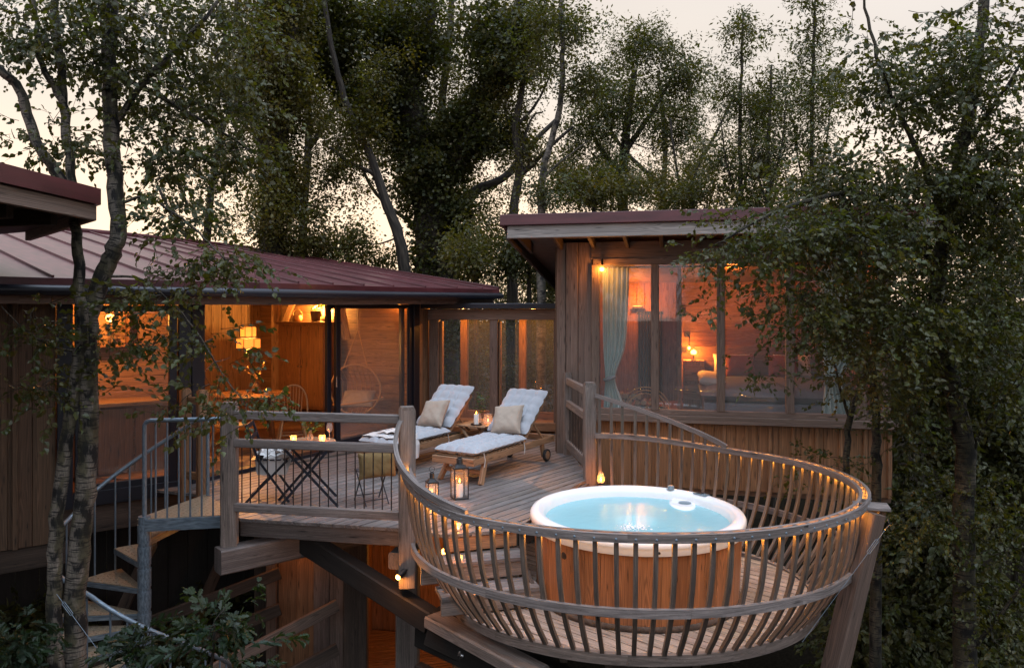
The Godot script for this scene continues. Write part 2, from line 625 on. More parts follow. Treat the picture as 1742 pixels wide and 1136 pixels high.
# ---------------------------------------------------------------- plants
func leaf(st: SurfaceTool, at: Vector3, dir: Vector3, up: Vector3, l: float, w: float, fold: float, c: Color, lobes := 0):
	var sd := dir.cross(up).normalized()
	var nn := sd.cross(dir).normalized()
	var tip := at + dir * l - nn * l * fold * 0.6
	var pl := []
	var pr := []
	var prof := [[0.22, 0.8], [0.42, 1.0], [0.72, 0.55]] if lobes == 0 else [[0.16, 0.35], [0.30, 0.85], [0.40, 0.5], [0.55, 1.0], [0.66, 0.55], [0.80, 0.8], [0.92, 0.35]]
	for q in prof:
		var m: Vector3 = at + dir * l * q[0] + nn * fold * w * q[1] * 0.7
		pl.append(m - sd * w / 2 * q[1])
		pr.append(m + sd * w / 2 * q[1])
	var mid := at + dir * l * 0.45
	for side in 2:
		var e: Array = pl if side == 0 else pr
		var ring := [at] + e + [tip]
		for k in ring.size() - 1:
			var a: Vector3 = ring[k]
			var b: Vector3 = ring[k + 1]
			var n := (a - mid).cross(b - mid).normalized()
			if n.dot(nn) < 0:
				n = -n
			face(st, [mid, a, b], n, [Vector2(0, 0), Vector2(1, 0), Vector2(1, 1)], c)

# a small leafy twig, leaves along a drooping stem; the mesh that crowns are made of
func twig(count: int, length: float, ll: float, lw: float, sd: int, droop: float, lobes := 0) -> ArrayMesh:
	var r := RandomNumberGenerator.new()
	r.seed = sd
	var st := S()
	var pts := []
	for i in 5:
		var t := i / 4.0
		pts.append(Vector3(length * t, -droop * length * t * t + 0.03 * sin(t * 5 + sd), 0.05 * length * sin(t * 4 + sd * 2)))
	tube(st, pts, [0.0035, 0.003, 0.0026, 0.002, 0.0012], 3, Color(0.5, 0.38, 0.3))
	for i in count:
		var t := (i + 0.6) / count
		var k := mini(int(t * 4), 3)
		var p: Vector3 = pts[k].lerp(pts[k + 1], t * 4 - k)
		var a := r.randf() * TAU
		var dir := Vector3(0.55, r.randf_range(-0.8, 0.45), 0).rotated(Vector3.RIGHT, a)
		dir = (dir + Vector3(0, -droop * 0.8, 0) + Vector3(r.randf_range(-0.3, 0.3), r.randf_range(-0.3, 0.3), r.randf_range(-0.3, 0.3))).normalized()
		var off := dir * r.randf_range(0.01, 0.05) * length * 2.2
		var up := Vector3(r.randf_range(-0.7, 0.7), 1, r.randf_range(-0.7, 0.7)).normalized()
		var s := r.randf_range(0.7, 1.15)
		var v := r.randf_range(0.75, 1.25)
		leaf(st, p + off, dir, up, ll * s, lw * s, r.randf_range(0.05, 0.4), Color(v * r.randf_range(0.9, 1.15), v, v * r.randf_range(0.8, 1.1)), lobes)
	return st.commit()

# a tuft of plain leaves for trees farther off
func tuft(count: int, size: float, ll: float, lw: float, sd: int) -> ArrayMesh:
	var r := RandomNumberGenerator.new()
	r.seed = sd
	var st := S()
	for i in count:
		var p := Vector3(r.randfn(), r.randfn() * 0.7, r.randfn()) * size * 0.45
		var dir := (p.normalized() * 0.5 + Vector3(r.randf_range(-1, 1), r.randf_range(-1, 0.4), r.randf_range(-1, 1))).normalized()
		var up := Vector3(r.randf_range(-0.9, 0.9), 1, r.randf_range(-0.9, 0.9)).normalized()
		var sd2 := dir.cross(up).normalized()
		var n := sd2.cross(dir).normalized()
		var s := r.randf_range(0.7, 1.25)
		var v := r.randf_range(0.7, 1.3)
		var c := Color(v * r.randf_range(0.9, 1.2), v, v * r.randf_range(0.8, 1.1))
		var m := p + dir * ll * s * 0.45
		face(st, [p, m - sd2 * lw * s / 2, p + dir * ll * s - n * 0.01, m + sd2 * lw * s / 2], n, [Vector2(0, 0), Vector2(0, 1), Vector2(1, 1), Vector2(1, 0)], c)
	return st.commit()

var twigs := {}
func make_twigs():
	for k in 3:
		twigs["birch%d" % k] = twig(11, 0.34, 0.062, 0.048, 10 + k, 0.5)
		twigs["fine%d" % k] = tuft(46, 0.42, 0.085, 0.055, 20 + k)
		twigs["ash%d" % k] = tuft(40, 0.36, 0.12, 0.042, 30 + k)
		twigs["ivy%d" % k] = tuft(50, 0.34, 0.085, 0.075, 40 + k)
		twigs["oak%d" % k] = twig(9, 0.24, 0.115, 0.07, 50 + k, 0.15, 1)
		twigs["shrub%d" % k] = twig(13, 0.36, 0.075, 0.05, 60 + k, 0.3)

var leafy := {"birch": 0.78, "fine": 0.38, "ash": 0.40, "ivy": 0.42, "shrub": 1.0, "oak": 1.0}
var sized := {"birch": 0.76, "fine": 0.72, "ash": 0.72, "ivy": 0.70, "shrub": 0.85, "oak": 1.0}
# limbs: [[points], r0, r1]; blobs: [centre, half-sizes, clusters]; each cluster gets per twigs spread over its size
func tree(called: String, label: String, category: String, group: String, limbs: Array, blobs: Array, kind: String, leafm: String, barkm: String, per: int, spread: float, sd: int, scale := 1.0, cloth := [], bare := 0.0) -> Node3D:
	var r := RandomNumberGenerator.new()
	r.seed = sd
	var root := thing(called, label, category, limbs[0][0][0] if limbs.size() else blobs[0][0], 0.0, group)
	var wood := S()
	var fine := S()
	var bones := []
	var wide := []
	var place := []
	for l in limbs:
		var pts := smooth_path(l[0], 6)
		var rad := []
		for i in pts.size():
			var f := float(i) / (pts.size() - 1)
			pts[i] += Vector3(r.randfn(), 0, r.randfn()) * 0.006 * (1.0 if i > 0 else 0.0)
			rad.append(lerpf(l[1], l[2], pow(f, 0.8)) * (1.0 + 0.03 * r.randfn()) * (1.35 if i == 0 and l == limbs[0] else 1.0))
			bones.append(pts[i])
			wide.append(rad[-1])
		tube(wood, pts, rad, 10 if l[1] > 0.05 else 6, Color(1, 1, 1) * r.randf_range(0.85, 1.1), 0.7)
	for c in cloth:      # ivy round a limb: [limb index, radius, twigs, from, to]
		var pts := smooth_path(limbs[c[0]][0], 6)
		var nz := FastNoiseLite.new()
		nz.seed = sd
		nz.frequency = 0.9
		for i in c[2]:
			var f := r.randf_range(c[3], c[4]) * (pts.size() - 1)
			var fat := 0.75 + 1.1 * nz.get_noise_2d(f * 0.5, c[0] * 7.0)
			var k := mini(int(f), pts.size() - 2)
			var p: Vector3 = pts[k].lerp(pts[k + 1], f - k)
			place.append([p + Vector3(r.randfn(), r.randfn() * 0.6, r.randfn()).normalized() * c[1] * fat * r.randf_range(0.4, 1.3), p])
	for b in blobs:
		var near := nearest(bones, b[0] - Vector3(0, b[1].y * 0.5, 0))
		var own := [near[0]]
		if near[1] > 0.4:
			var a: Vector3 = bones[near[0]]
			var m: Vector3 = (a + b[0]) / 2 + Vector3(r.randfn() * 0.15, -0.1 * near[1], r.randfn() * 0.15)
			var pts := smooth_path([a, m, b[0]], 5)
			var r0 := minf(wide[near[0]] * 0.6, 0.012 + near[1] * 0.012)
			var rad := []
			own = []
			for i in pts.size():
				rad.append(lerpf(r0, r0 * 0.35, float(i) / (pts.size() - 1)))
				own.append(bones.size())
				bones.append(pts[i])
				wide.append(rad[-1])
			tube(wood, pts, rad, 6, Color(0.9, 0.9, 0.9), 0.7)
		var n: int = b[2]
		var made := 0
		var tries := 0
		while made < n and tries < n * 4:
			tries += 1
			var v := Vector3(r.randfn(), r.randfn(), r.randfn()).normalized() * pow(r.randf(), 0.42)
			var p: Vector3 = b[0] + v * b[1]
			made += 1
			var best := -1
			var bd := INF
			for k in own:
				var dd: float = bones[k].distance_squared_to(p)
				if dd < bd:
					bd = dd
					best = k
			var a: Vector3 = bones[best]
			var dist := sqrt(bd)
			var m := (a + p) / 2 + Vector3(r.randfn(), r.randf_range(-0.2, 0.8), r.randfn()) * dist * 0.12
			var br := smooth_path([a, m, p], 3)
			var r1 := clampf(0.004 + dist * 0.007, 0.004, maxf(0.005, wide[best] * 0.7))
			tube(fine, br, [r1, r1 * 0.85, r1 * 0.7, r1 * 0.6, r1 * 0.5, r1 * 0.4, r1 * 0.3], 4, Color(0.8, 0.8, 0.8), 0.7)
			if r.randf() < bare:
				continue
			for i in int(per * leafy.get(kind, 0.6) * r.randf_range(0.5, 1.5)):
				var f := r.randf()
				var q: Vector3 = a.lerp(p, 0.35 + 0.65 * f) if f < 0.4 else p
				place.append([q + Vector3(r.randfn(), r.randfn() * 0.8, r.randfn()) * spread * (0.3 if f < 0.4 else 0.6), q])
			own.append(bones.size())
			bones.append(p)
			wide.append(r1 * 0.5)
	if limbs.size():
		part(root, "trunk", wood, barkm)
	var fm := fine.commit()
	if fm and fm.get_surface_count():
		part(root, "branches", fm, barkm).set_meta("kind", "stuff")
	for k in 3:
		var mine := []
		for i in range(k, place.size(), 3):
			mine.append(place[i])
		if mine.is_empty():
			continue
		var mm := MultiMesh.new()
		mm.transform_format = MultiMesh.TRANSFORM_3D
		mm.use_colors = true
		mm.mesh = twigs["%s%d" % [kind, k]]
		mm.instance_count = mine.size()
		for i in mine.size():
			var p: Vector3 = mine[i][0]
			var out: Vector3 = p - mine[i][1]
			var yaw := atan2(-out.z, out.x) + r.randfn() * 0.7
			var b := Basis.from_euler(Vector3(r.randfn() * 0.4, yaw, r.randfn() * 0.45)).scaled(Vector3.ONE * scale * sized.get(kind, 1.0) * r.randf_range(0.6, 1.4))
			mm.set_instance_transform(i, Transform3D(b, p - root.position))
			var v := r.randf_range(0.72, 1.28)
			mm.set_instance_color(i, Color(v * r.randf_range(0.9, 1.25), v, v * r.randf_range(0.75, 1.1)))
		var o := MultiMeshInstance3D.new()
		o.name = "crown" if k == 0 else "crown_%03d" % k
		o.multimesh = mm
		o.material_override = mats[leafm]
		o.set_meta("kind", "stuff")
		root.add_child(o, true)
	return root

func nearest(bones: Array, p: Vector3) -> Array:
	var best := 0
	var bd := INF
	for k in bones.size():
		var dd: float = bones[k].distance_squared_to(p)
		if dd < bd:
			bd = dd
			best = k
	return [best, sqrt(bd)]

# a potted or cut plant: stems with single leaves as parts
func sprig(root: Node3D, at: Vector3, h: float, n: int, ll: float, lw: float, sd: int, lean := 0.35, m := "plantleaf"):
	var r := RandomNumberGenerator.new()
	r.seed = sd
	for k in n:
		var a := TAU * k / n + r.randf()
		var o := Vector3(cos(a), 0, sin(a)) * lean * h * r.randf_range(0.4, 1.0)
		var hh := h * r.randf_range(0.7, 1.0)
		var pts := smooth_path([at, at + Vector3(o.x * 0.3, hh * 0.55, o.z * 0.3), at + Vector3(o.x, hh, o.z)], 4)
		var st := S()
		tube(st, pts, [0.003, 0.0015], 4, Color(0.5, 0.6, 0.4))
		part(root, "stem", st, m)
		for i in 6:
			var f := 0.35 + 0.65 * i / 5.0
			var j := mini(int(f * 8), 7)
			var p: Vector3 = pts[j].lerp(pts[j + 1], f * 8 - j)
			var b := r.randf() * TAU
			var d := Vector3(cos(b), r.randf_range(-0.2, 0.6), sin(b)).normalized()
			var ls := S()
			var v := r.randf_range(0.7, 1.3)
			leaf(ls, p, d, Vector3(r.randf_range(-0.4, 0.4), 1, r.randf_range(-0.4, 0.4)), ll * r.randf_range(0.7, 1.1), lw, 0.25, Color(v, v, v))
			part(root, "leaf", ls, m)

# ---------------------------------------------------------------- the place
func _ready():
	R.seed = 7
	var cam := Camera3D.new()
	cam.name = "camera"
	add_child(cam)
	cam.position = Vector3(0, EYE, 0)
	cam.near = 0.05
	cam.far = 400.0
	cam.projection = Camera3D.PROJECTION_FRUSTUM
	cam.size = 2.0 * 0.05 * 568.0 / 1300.0
	cam.frustum_offset = Vector2(0, -41.0 / 1300.0 * 0.05)
	cam.current = true
	var env := Environment.new()
	env.background_mode = Environment.BG_SKY
	var sm := PanoramaSkyMaterial.new()
	sm.panorama = sky_picture()
	env.sky = Sky.new()
	env.sky.sky_material = sm
	env.tonemap_mode = Environment.TONE_MAPPER_LINEAR
	env.tonemap_exposure = 2.0
	env.sdfgi_enabled = true
	env.ssao_enabled = true
	env.ssil_enabled = true
	var we := WorldEnvironment.new()
	we.name = "sky"
	we.environment = env
	add_child(we)
	var sun := DirectionalLight3D.new()
	sun.name = "dusk_light"
	sun.light_color = Color(0.88, 0.94, 1.0)
	sun.light_energy = 0.42
	sun.light_angular_distance = 70.0
	sun.sky_mode = DirectionalLight3D.SKY_MODE_LIGHT_ONLY
	sun.shadow_enabled = true
	add_child(sun)
	sun.look_at_from_position(Vector3(2.0, 20, 5.0), Vector3.ZERO)
	make_materials()
	make_twigs()
	ground()
	left_cabin()
	corridor()
	bedroom_cabin()
	near_roof()
	undercroft()
	main_deck()
	basket()
	tub()
	front_railing()
	side_railing()
	stair()
	deck_things()
	inside_left()
	inside_bedroom()
	trees()

func sky_picture() -> ImageTexture:
	var w := 256
	var h := 128
	var im := Image.create(w, h, false, Image.FORMAT_RGBF)
	var n := FastNoiseLite.new()
	n.seed = 3
	n.frequency = 1.6
	n.fractal_octaves = 4
	for y in h:
		for x in w:
			var az := (x + 0.5) / w * TAU
			var el := PI / 2 - PI * (y + 0.5) / h
			var dir := Vector3(sin(az) * cos(el), sin(el), -cos(az) * cos(el))
			var f := pow(0.5 + 0.5 * cos(az + 0.30), 1.3)
			var hor := Color(0.46, 0.45, 0.49).lerp(Color(0.92, 0.66, 0.43), f)
			var mid := Color(0.44, 0.45, 0.49).lerp(Color(0.465, 0.415, 0.365), f)
			var top := Color(0.54, 0.61, 0.78)
			var up := maxf(0.0, sin(el))
			var c := hor.lerp(mid, smoothstep(0.0, 0.30, up)).lerp(top, smoothstep(0.30, 0.95, up))
			c = c * (1.0 + 0.10 * n.get_noise_3d(dir.x, dir.y * 4.0, dir.z))
			im.set_pixel(x, y, c)
	return ImageTexture.create_from_image(im)

func ground():
	var st := S()
	var n := FastNoiseLite.new()
	n.frequency = 0.05
	n.seed = 2
	var hh := func(x: float, d: float) -> float:
		var far := maxf(0.0, Vector2(x, d - 10).length() - 14.0)
		return -4.6 + 0.5 * n.get_noise_2d(x * 3, d * 3) + far * 0.03
	var q := [-150.0, -90.0, -60.0, -45.0]
	for i in 41:
		q.append(-40.0 + i * 2.0)
	q.append_array([45.0, 60.0, 90.0, 150.0])
	for i in q.size() - 1:
		for j in q.size() - 1:
			var c := []
			for e in [[0, 0], [1, 0], [1, 1], [0, 1]]:
				var x: float = q[i + e[0]]
				var d: float = q[j + e[1]] + 10.0
				c.append(P(x, hh.call(x, d), d))
			var nn = (c[1] - c[0]).cross(c[3] - c[0]).normalized()
			if nn.y < 0:
				nn = -nn
			face(st, c, nn, [Vector2(c[0].x, c[0].z), Vector2(c[1].x, c[1].z), Vector2(c[2].x, c[2].z), Vector2(c[3].x, c[3].z)])
	var o := part(self, "ground", st, "soil")
	tag(o, "dark woodland floor far below the treehouse", "ground", "", "structure")

# ---------------------------------------------------------------- cabin on the left with the red seamed roof
const K1 := Vector2(-3.87, 9.15)
const K2 := Vector2(-1.61, 13.17)
const K0 := Vector2(-6.3, 7.33)
var room_back: Transform3D

func left_cabin():
	var o := thing("timber_cabin", "long timber cabin on the left with red standing-seam roof and glazed sliding doors", "cabin", P(-4.5, 0, 11))
	# roof: eave points and ridge points, one ruling per seam
	var ev := smooth_path([P(-6.2, 2.40, 6.3), P(-4.6, 2.40, 7.65), P(-2.97, 2.40, 8.95), P(-1.75, 2.42, 11.3), P(-0.25, 2.46, 14.18)], 8)
	var rg := smooth_path([P(-9.4, 3.36, 9.6), P(-8.6, 3.43, 11.4), P(-7.6, 3.47, 13.7), P(-6.75, 3.47, 15.4), P(-5.85, 3.44, 17.06)], 8)
	var st := S()
	var sf := S()
	for k in ev.size() - 1:
		var n: Vector3 = (ev[k + 1] - ev[k]).cross(rg[k] - ev[k]).normalized()
		if n.y < 0:
			n = -n
		face(st, [ev[k], ev[k + 1], rg[k + 1], rg[k]], n, [Vector2(k, 0), Vector2(k + 1, 0), Vector2(k + 1, 6), Vector2(k, 6)])
		var dn := Vector3.DOWN * 0.13
		face(sf, [ev[k] + dn, ev[k + 1] + dn, rg[k + 1] + dn, rg[k] + dn], -n, [Vector2(k, 0), Vector2(k + 1, 0), Vector2(k + 1, 4), Vector2(k, 4)])
	var rf := part(o, "roof", st, "roofred")
	part(o, "soffit", sf, "beam")
	for k in range(0, ev.size(), 2):
		var s := S()
		beam(s, ev[k] + Vector3(0, 0.012, 0), rg[k] + Vector3(0, 0.012, 0), 0.022, 0.035, Vector3.UP, 0.003)
		part(rf, "seam", s, "roofred")
	var e := S()
	tube(e, offset(rg, Vector3(0, 0.02, 0)), [0.05], 8)
	part(rf, "ridge_cap", e, "roofred")
	e = S()
	beam(e, ev[-1] + Vector3(0, -0.035, 0), rg[-1] + Vector3(0, -0.035, 0), 0.05, 0.17, Vector3.UP, 0.004)
	part(rf, "verge_trim", e, "red")
	e = S()
	for k in ev.size() - 1:
		beam(e, ev[k] + Vector3(0, -0.035, 0), ev[k + 1] + Vector3(0, -0.035, 0), 0.03, 0.075, Vector3.UP, 0.003)
	part(rf, "eave_trim", e, "red")
	# gutter: half-round trough hung under the eave
	e = S()
	var out := []
	for k in ev.size():
		var t: Vector3 = (ev[mini(k + 1, ev.size() - 1)] - ev[maxi(k - 1, 0)]).normalized()
		out.append(ev[k] + t.cross(Vector3.UP).normalized() * 0.055 + Vector3(0, -0.125, 0))
	tube(e, out, [0.055], 10)
	part(o, "gutter", e, "navy")
	e = S()
	for k in ev.size() - 1:
		var t: Vector3 = (ev[k + 1] - ev[k]).normalized()
		var inw := t.cross(Vector3.UP).normalized() * -0.12 + Vector3(0, -0.20, 0)
		beam(e, ev[k] + inw, ev[k + 1] + inw, 0.04, 0.12, Vector3.UP, 0.004)
	part(o, "fascia_board", e, "oldlarch")
	# the wall with the doors
	var f2 := wall_frame(K1, K2)
	var L2 := K1.distance_to(K2)
	bars(o, "door_frame", f2, [[Vector3(0.09, 1.1, 0), Vector3(0.18, 2.3, 0.12)], [Vector3(L2 - 0.13, 1.1, 0), Vector3(0.16, 2.3, 0.12)], [Vector3(L2 / 2, 2.24, 0), Vector3(L2 - 0.4, 0.07, 0.14)], [Vector3(L2 / 2, 0.02, 0.01), Vector3(L2 - 0.4, 0.05, 0.16)]], "navy")
	var x0 := 2.53
	var leafs := part(o, "sliding_door", door_leaf(x0, L2 - 0.21, 2.2), "navy", false, f2)
	pane(leafs, f2, x0 + 0.10, L2 - 0.30, 0.13, 2.10, 0.0, false)
	var hd := S()
	box(hd, Vector3(x0 - 0.05, 1.02, 0.075), Vector3(0.02, 0.16, 0.015))
	part(leafs, "handle", hd, "chrome", false, f2)
	var second := part(o, "sliding_door", door_leaf(x0 - 0.12, L2 - 0.34, 2.2, -0.07), "navy", false, f2)
	pane(second, f2, x0 + 0.02, L2 - 0.45, 0.13, 2.10, -0.07, false)
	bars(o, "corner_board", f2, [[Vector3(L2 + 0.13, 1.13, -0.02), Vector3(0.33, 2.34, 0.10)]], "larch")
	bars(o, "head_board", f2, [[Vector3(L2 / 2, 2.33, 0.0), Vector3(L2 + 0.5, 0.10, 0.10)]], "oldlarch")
	# the glazed wall to the left of the corner
	var f1 := wall_frame(K0, K1)
	var L1 := K0.distance_to(K1)
	bars(o, "window_frame", f1, [[Vector3(L1 - 0.06, 1.1, 0), Vector3(0.14, 2.3, 0.12)], [Vector3(L1 - 1.30, 1.1, 0.01), Vector3(0.15, 2.4, 0.12)], [Vector3(L1 - 0.67, 2.22, 0), Vector3(1.12, 0.09, 0.11)], [Vector3(L1 - 0.67, -0.02, 0), Vector3(1.12, 0.16, 0.11)]], "navy")
	var w := part(o, "window", door_leaf(L1 - 1.20, L1 - 0.14, 2.16), "navy", false, f1)
	pane(w, f1, L1 - 1.15, L1 - 0.19, 0.06, 2.12, 0.0, false)
	var wl := S()
	box(wl, Vector3((L1 - 1.38) / 2, 0.95, -0.06), Vector3(L1 - 1.40, 2.8, 0.06))
	var wp := part(o, "wall", wl, "oldlarch", false, f1)
	var lf := f1
	lf.origin += lf.basis.y * -0.45
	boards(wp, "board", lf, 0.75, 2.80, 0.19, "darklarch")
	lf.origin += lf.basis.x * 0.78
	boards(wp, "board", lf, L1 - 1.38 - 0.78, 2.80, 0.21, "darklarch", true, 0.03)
	bars(wp, "sill", f1, [[Vector3(0.40, -0.12, 0.05), Vector3(0.9, 0.09, 0.14)]], "larch")
	bars(wp, "batten", f1, [[Vector3(0.86, 0.95, 0.035), Vector3(0.05, 2.8, 0.04)], [Vector3(1.28, 0.95, 0.035), Vector3(0.05, 2.8, 0.04)]], "darklarch")
	bars(o, "plinth_board", f1, [[Vector3(L1 - 0.7, -0.26, -0.02), Vector3(1.5, 0.30, 0.05)], [Vector3(0.8, -0.58, -0.03), Vector3(2.0, 0.24, 0.05)]], "beam")
	# inside shell: floor, back wall, end wall, ceiling
	var deep := Vector2(-0.889, 0.457) * 3.7
	var B1 := K1 + deep + Vector2(-0.8, -0.9)
	var B2 := K2 + deep
	var B0 := K0 + Vector2(-1.9, 2.6)
	var fl := S()
	slab(fl, PackedVector2Array([K0, K1, K2, B2, B1, B0]), 0.0, 0.24)
	var flo := part(o, "floor", fl, "furniture")
	decking(flo, "floor_board", PackedVector2Array([K1 + Vector2(-0.1, 0.02), K2 + Vector2(-0.1, -0.02), B2, B1]), K2 - K1, 0.022, 0.16, "inside", 3.0, 0.018, 0.003)
	var cl := S()
	slab(cl, PackedVector2Array([K0, K1, K2, B2, B1, B0]), 2.52, 0.05)
	part(o, "ceiling", cl, "inside")
	room_back = wall_frame(B2, K2)
	room_back = Transform3D(room_back.basis, P(B2.x, 0, B2.y))
	var ew := S()
	box(ew, Vector3(1.85, 1.25, -0.06), Vector3(3.7, 2.5, 0.06))
	var ep := part(o, "end_wall", ew, "inside", false, room_back)
	boards(ep, "board", room_back, 3.62, 2.48, 0.155, "inside", false)
	var bw := wall_frame(B1, B2)
	var bs := S()
	box(bs, Vector3(B1.distance_to(B2) / 2, 1.25, -0.05), Vector3(B1.distance_to(B2), 2.5, 0.06))
	var bp := part(o, "back_wall", bs, "inside", false, bw)
	boards(bp, "board", bw, B1.distance_to(B2), 2.48, 0.22, "inside", true)
	bw = wall_frame(B0, B1)
	bs = S()
	box(bs, Vector3(B0.distance_to(B1) / 2, 1.25, -0.05), Vector3(B0.distance_to(B1), 2.5, 0.06))
	bp = part(o, "back_wall", bs, "inside", false, bw)
	boards(bp, "board", bw, B0.distance_to(B1), 2.48, 0.2, "inside", true)
	bw = wall_frame(B0, K0)
	bs = S()
	box(bs, Vector3(B0.distance_to(K0) / 2, 1.25, -0.05), Vector3(B0.distance_to(K0), 2.5, 0.06))
	part(o, "side_wall", bs, "inside", false, bw)

func offset(a: Array, v: Vector3) -> Array:
	var r := []
	for p in a:
		r.append(p + v)
	return r

func door_leaf(x0: float, x1: float, h: float, z := 0.0) -> SurfaceTool:
	var st := S()
	var w := 0.09
	for q in [[Vector3(x0 + w / 2, h / 2, z), Vector3(w, h - 0.06, 0.055)], [Vector3(x1 - w / 2, h / 2, z), Vector3(w, h - 0.06, 0.055)], [Vector3((x0 + x1) / 2, h - 0.065, z), Vector3(x1 - x0 - 2 * w, 0.07, 0.052)], [Vector3((x0 + x1) / 2, 0.08, z), Vector3(x1 - x0 - 2 * w, 0.10, 0.052)]]:
		box(st, q[0], q[1])
	return st

# ---------------------------------------------------------------- glazed link between the two cabins
func corridor():
	var a := Vector2(-1.45, 13.35)
	var b := Vector2(0.95, 12.85)
	var f := wall_frame(a, b)
	var L := a.distance_to(b)
	var o := thing("glazed_corridor", "low flat-roofed glazed corridor joining the two cabins behind the sun loungers", "corridor", P(-0.3, 0, 13))
	var posts := [0.10, 1.18, L - 0.20]
	var k := 0
	for x in [0.10, 1.17, L - 0.16]:
		bars(o, "post", f, [[Vector3(x, 1.0, 0), Vector3(0.17 if k != 1 else 0.14, 2.0, 0.12)]], "oldlarch")
		k += 1
	for x in [0.30, 1.43, L - 0.1]:
		bars(o, "rear_post", f, [[Vector3(x, 1.0, -1.25), Vector3(0.13, 2.0, 0.14)]], "larch")
	bars(o, "reveal", f, [[Vector3(0.215, 1.02, -0.05), Vector3(0.05, 1.72, 0.10)], [Vector3(1.265, 1.02, -0.05), Vector3(0.03, 1.72, 0.10)]], "larch")
	bars(o, "head_beam", f, [[Vector3(L / 2, 2.0, 0.012), Vector3(L, 0.18, 0.13)], [Vector3(L / 2, 2.0, -1.25), Vector3(L, 0.18, 0.12)]], "oldlarch")
	bars(o, "sill", f, [[Vector3(L / 2, 0.11, 0.02), Vector3(L - 0.02, 0.14, 0.16)], [Vector3(L / 2, 0.11, -1.25), Vector3(L - 0.02, 0.14, 0.12)]], "larch")
	bars(o, "roof", f, [[Vector3(L / 2 - 0.05, 2.145, -0.6), Vector3(L + 0.1, 0.09, 1.6)]], "navy")
	bars(o, "floor", f, [[Vector3(L / 2, 0.0, -0.62), Vector3(L, 0.10, 1.1)]], "inside")
	for q in [[0.24, 1.10], [1.28, L - 0.25]]:
		pane(o, f, q[0], q[1], 0.19, 1.90, 0.0, false)
		pane(o, f, q[0], q[1], 0.19, 1.90, -1.25, false)
	for q in [0.45, 1.75]:
		var g := thing("corridor_downlight", "small round downlight in the corridor ceiling, %s of two" % ("left" if q < 1 else "right"), "ceiling light", f * Vector3(q, 2.09, -0.55), 0.0, "corridor downlights")
		var st := S()
		lathe(st, [Vector2(0.045, 0), Vector2(0.045, -0.012), Vector2(0.034, -0.012)], 16, gx(g))
		part(g, "trim", st, "chrome")
		st = S()
		lathe(st, [Vector2(0.0, -0.018), Vector2(0.026, -0.016), Vector2(0.033, -0.008)], 12, gx(g))
		part(g, "bulb", st, "bulb")
		lamp(g, f * Vector3(q, 2.05, -0.55), Color(1.0, 0.62, 0.26), 0.7)

# ---------------------------------------------------------------- bedroom cabin on the right
const W0 := Vector2(0.66, 11.12)
const W1 := Vector2(5.05, 10.155)
var fb: Transform3D

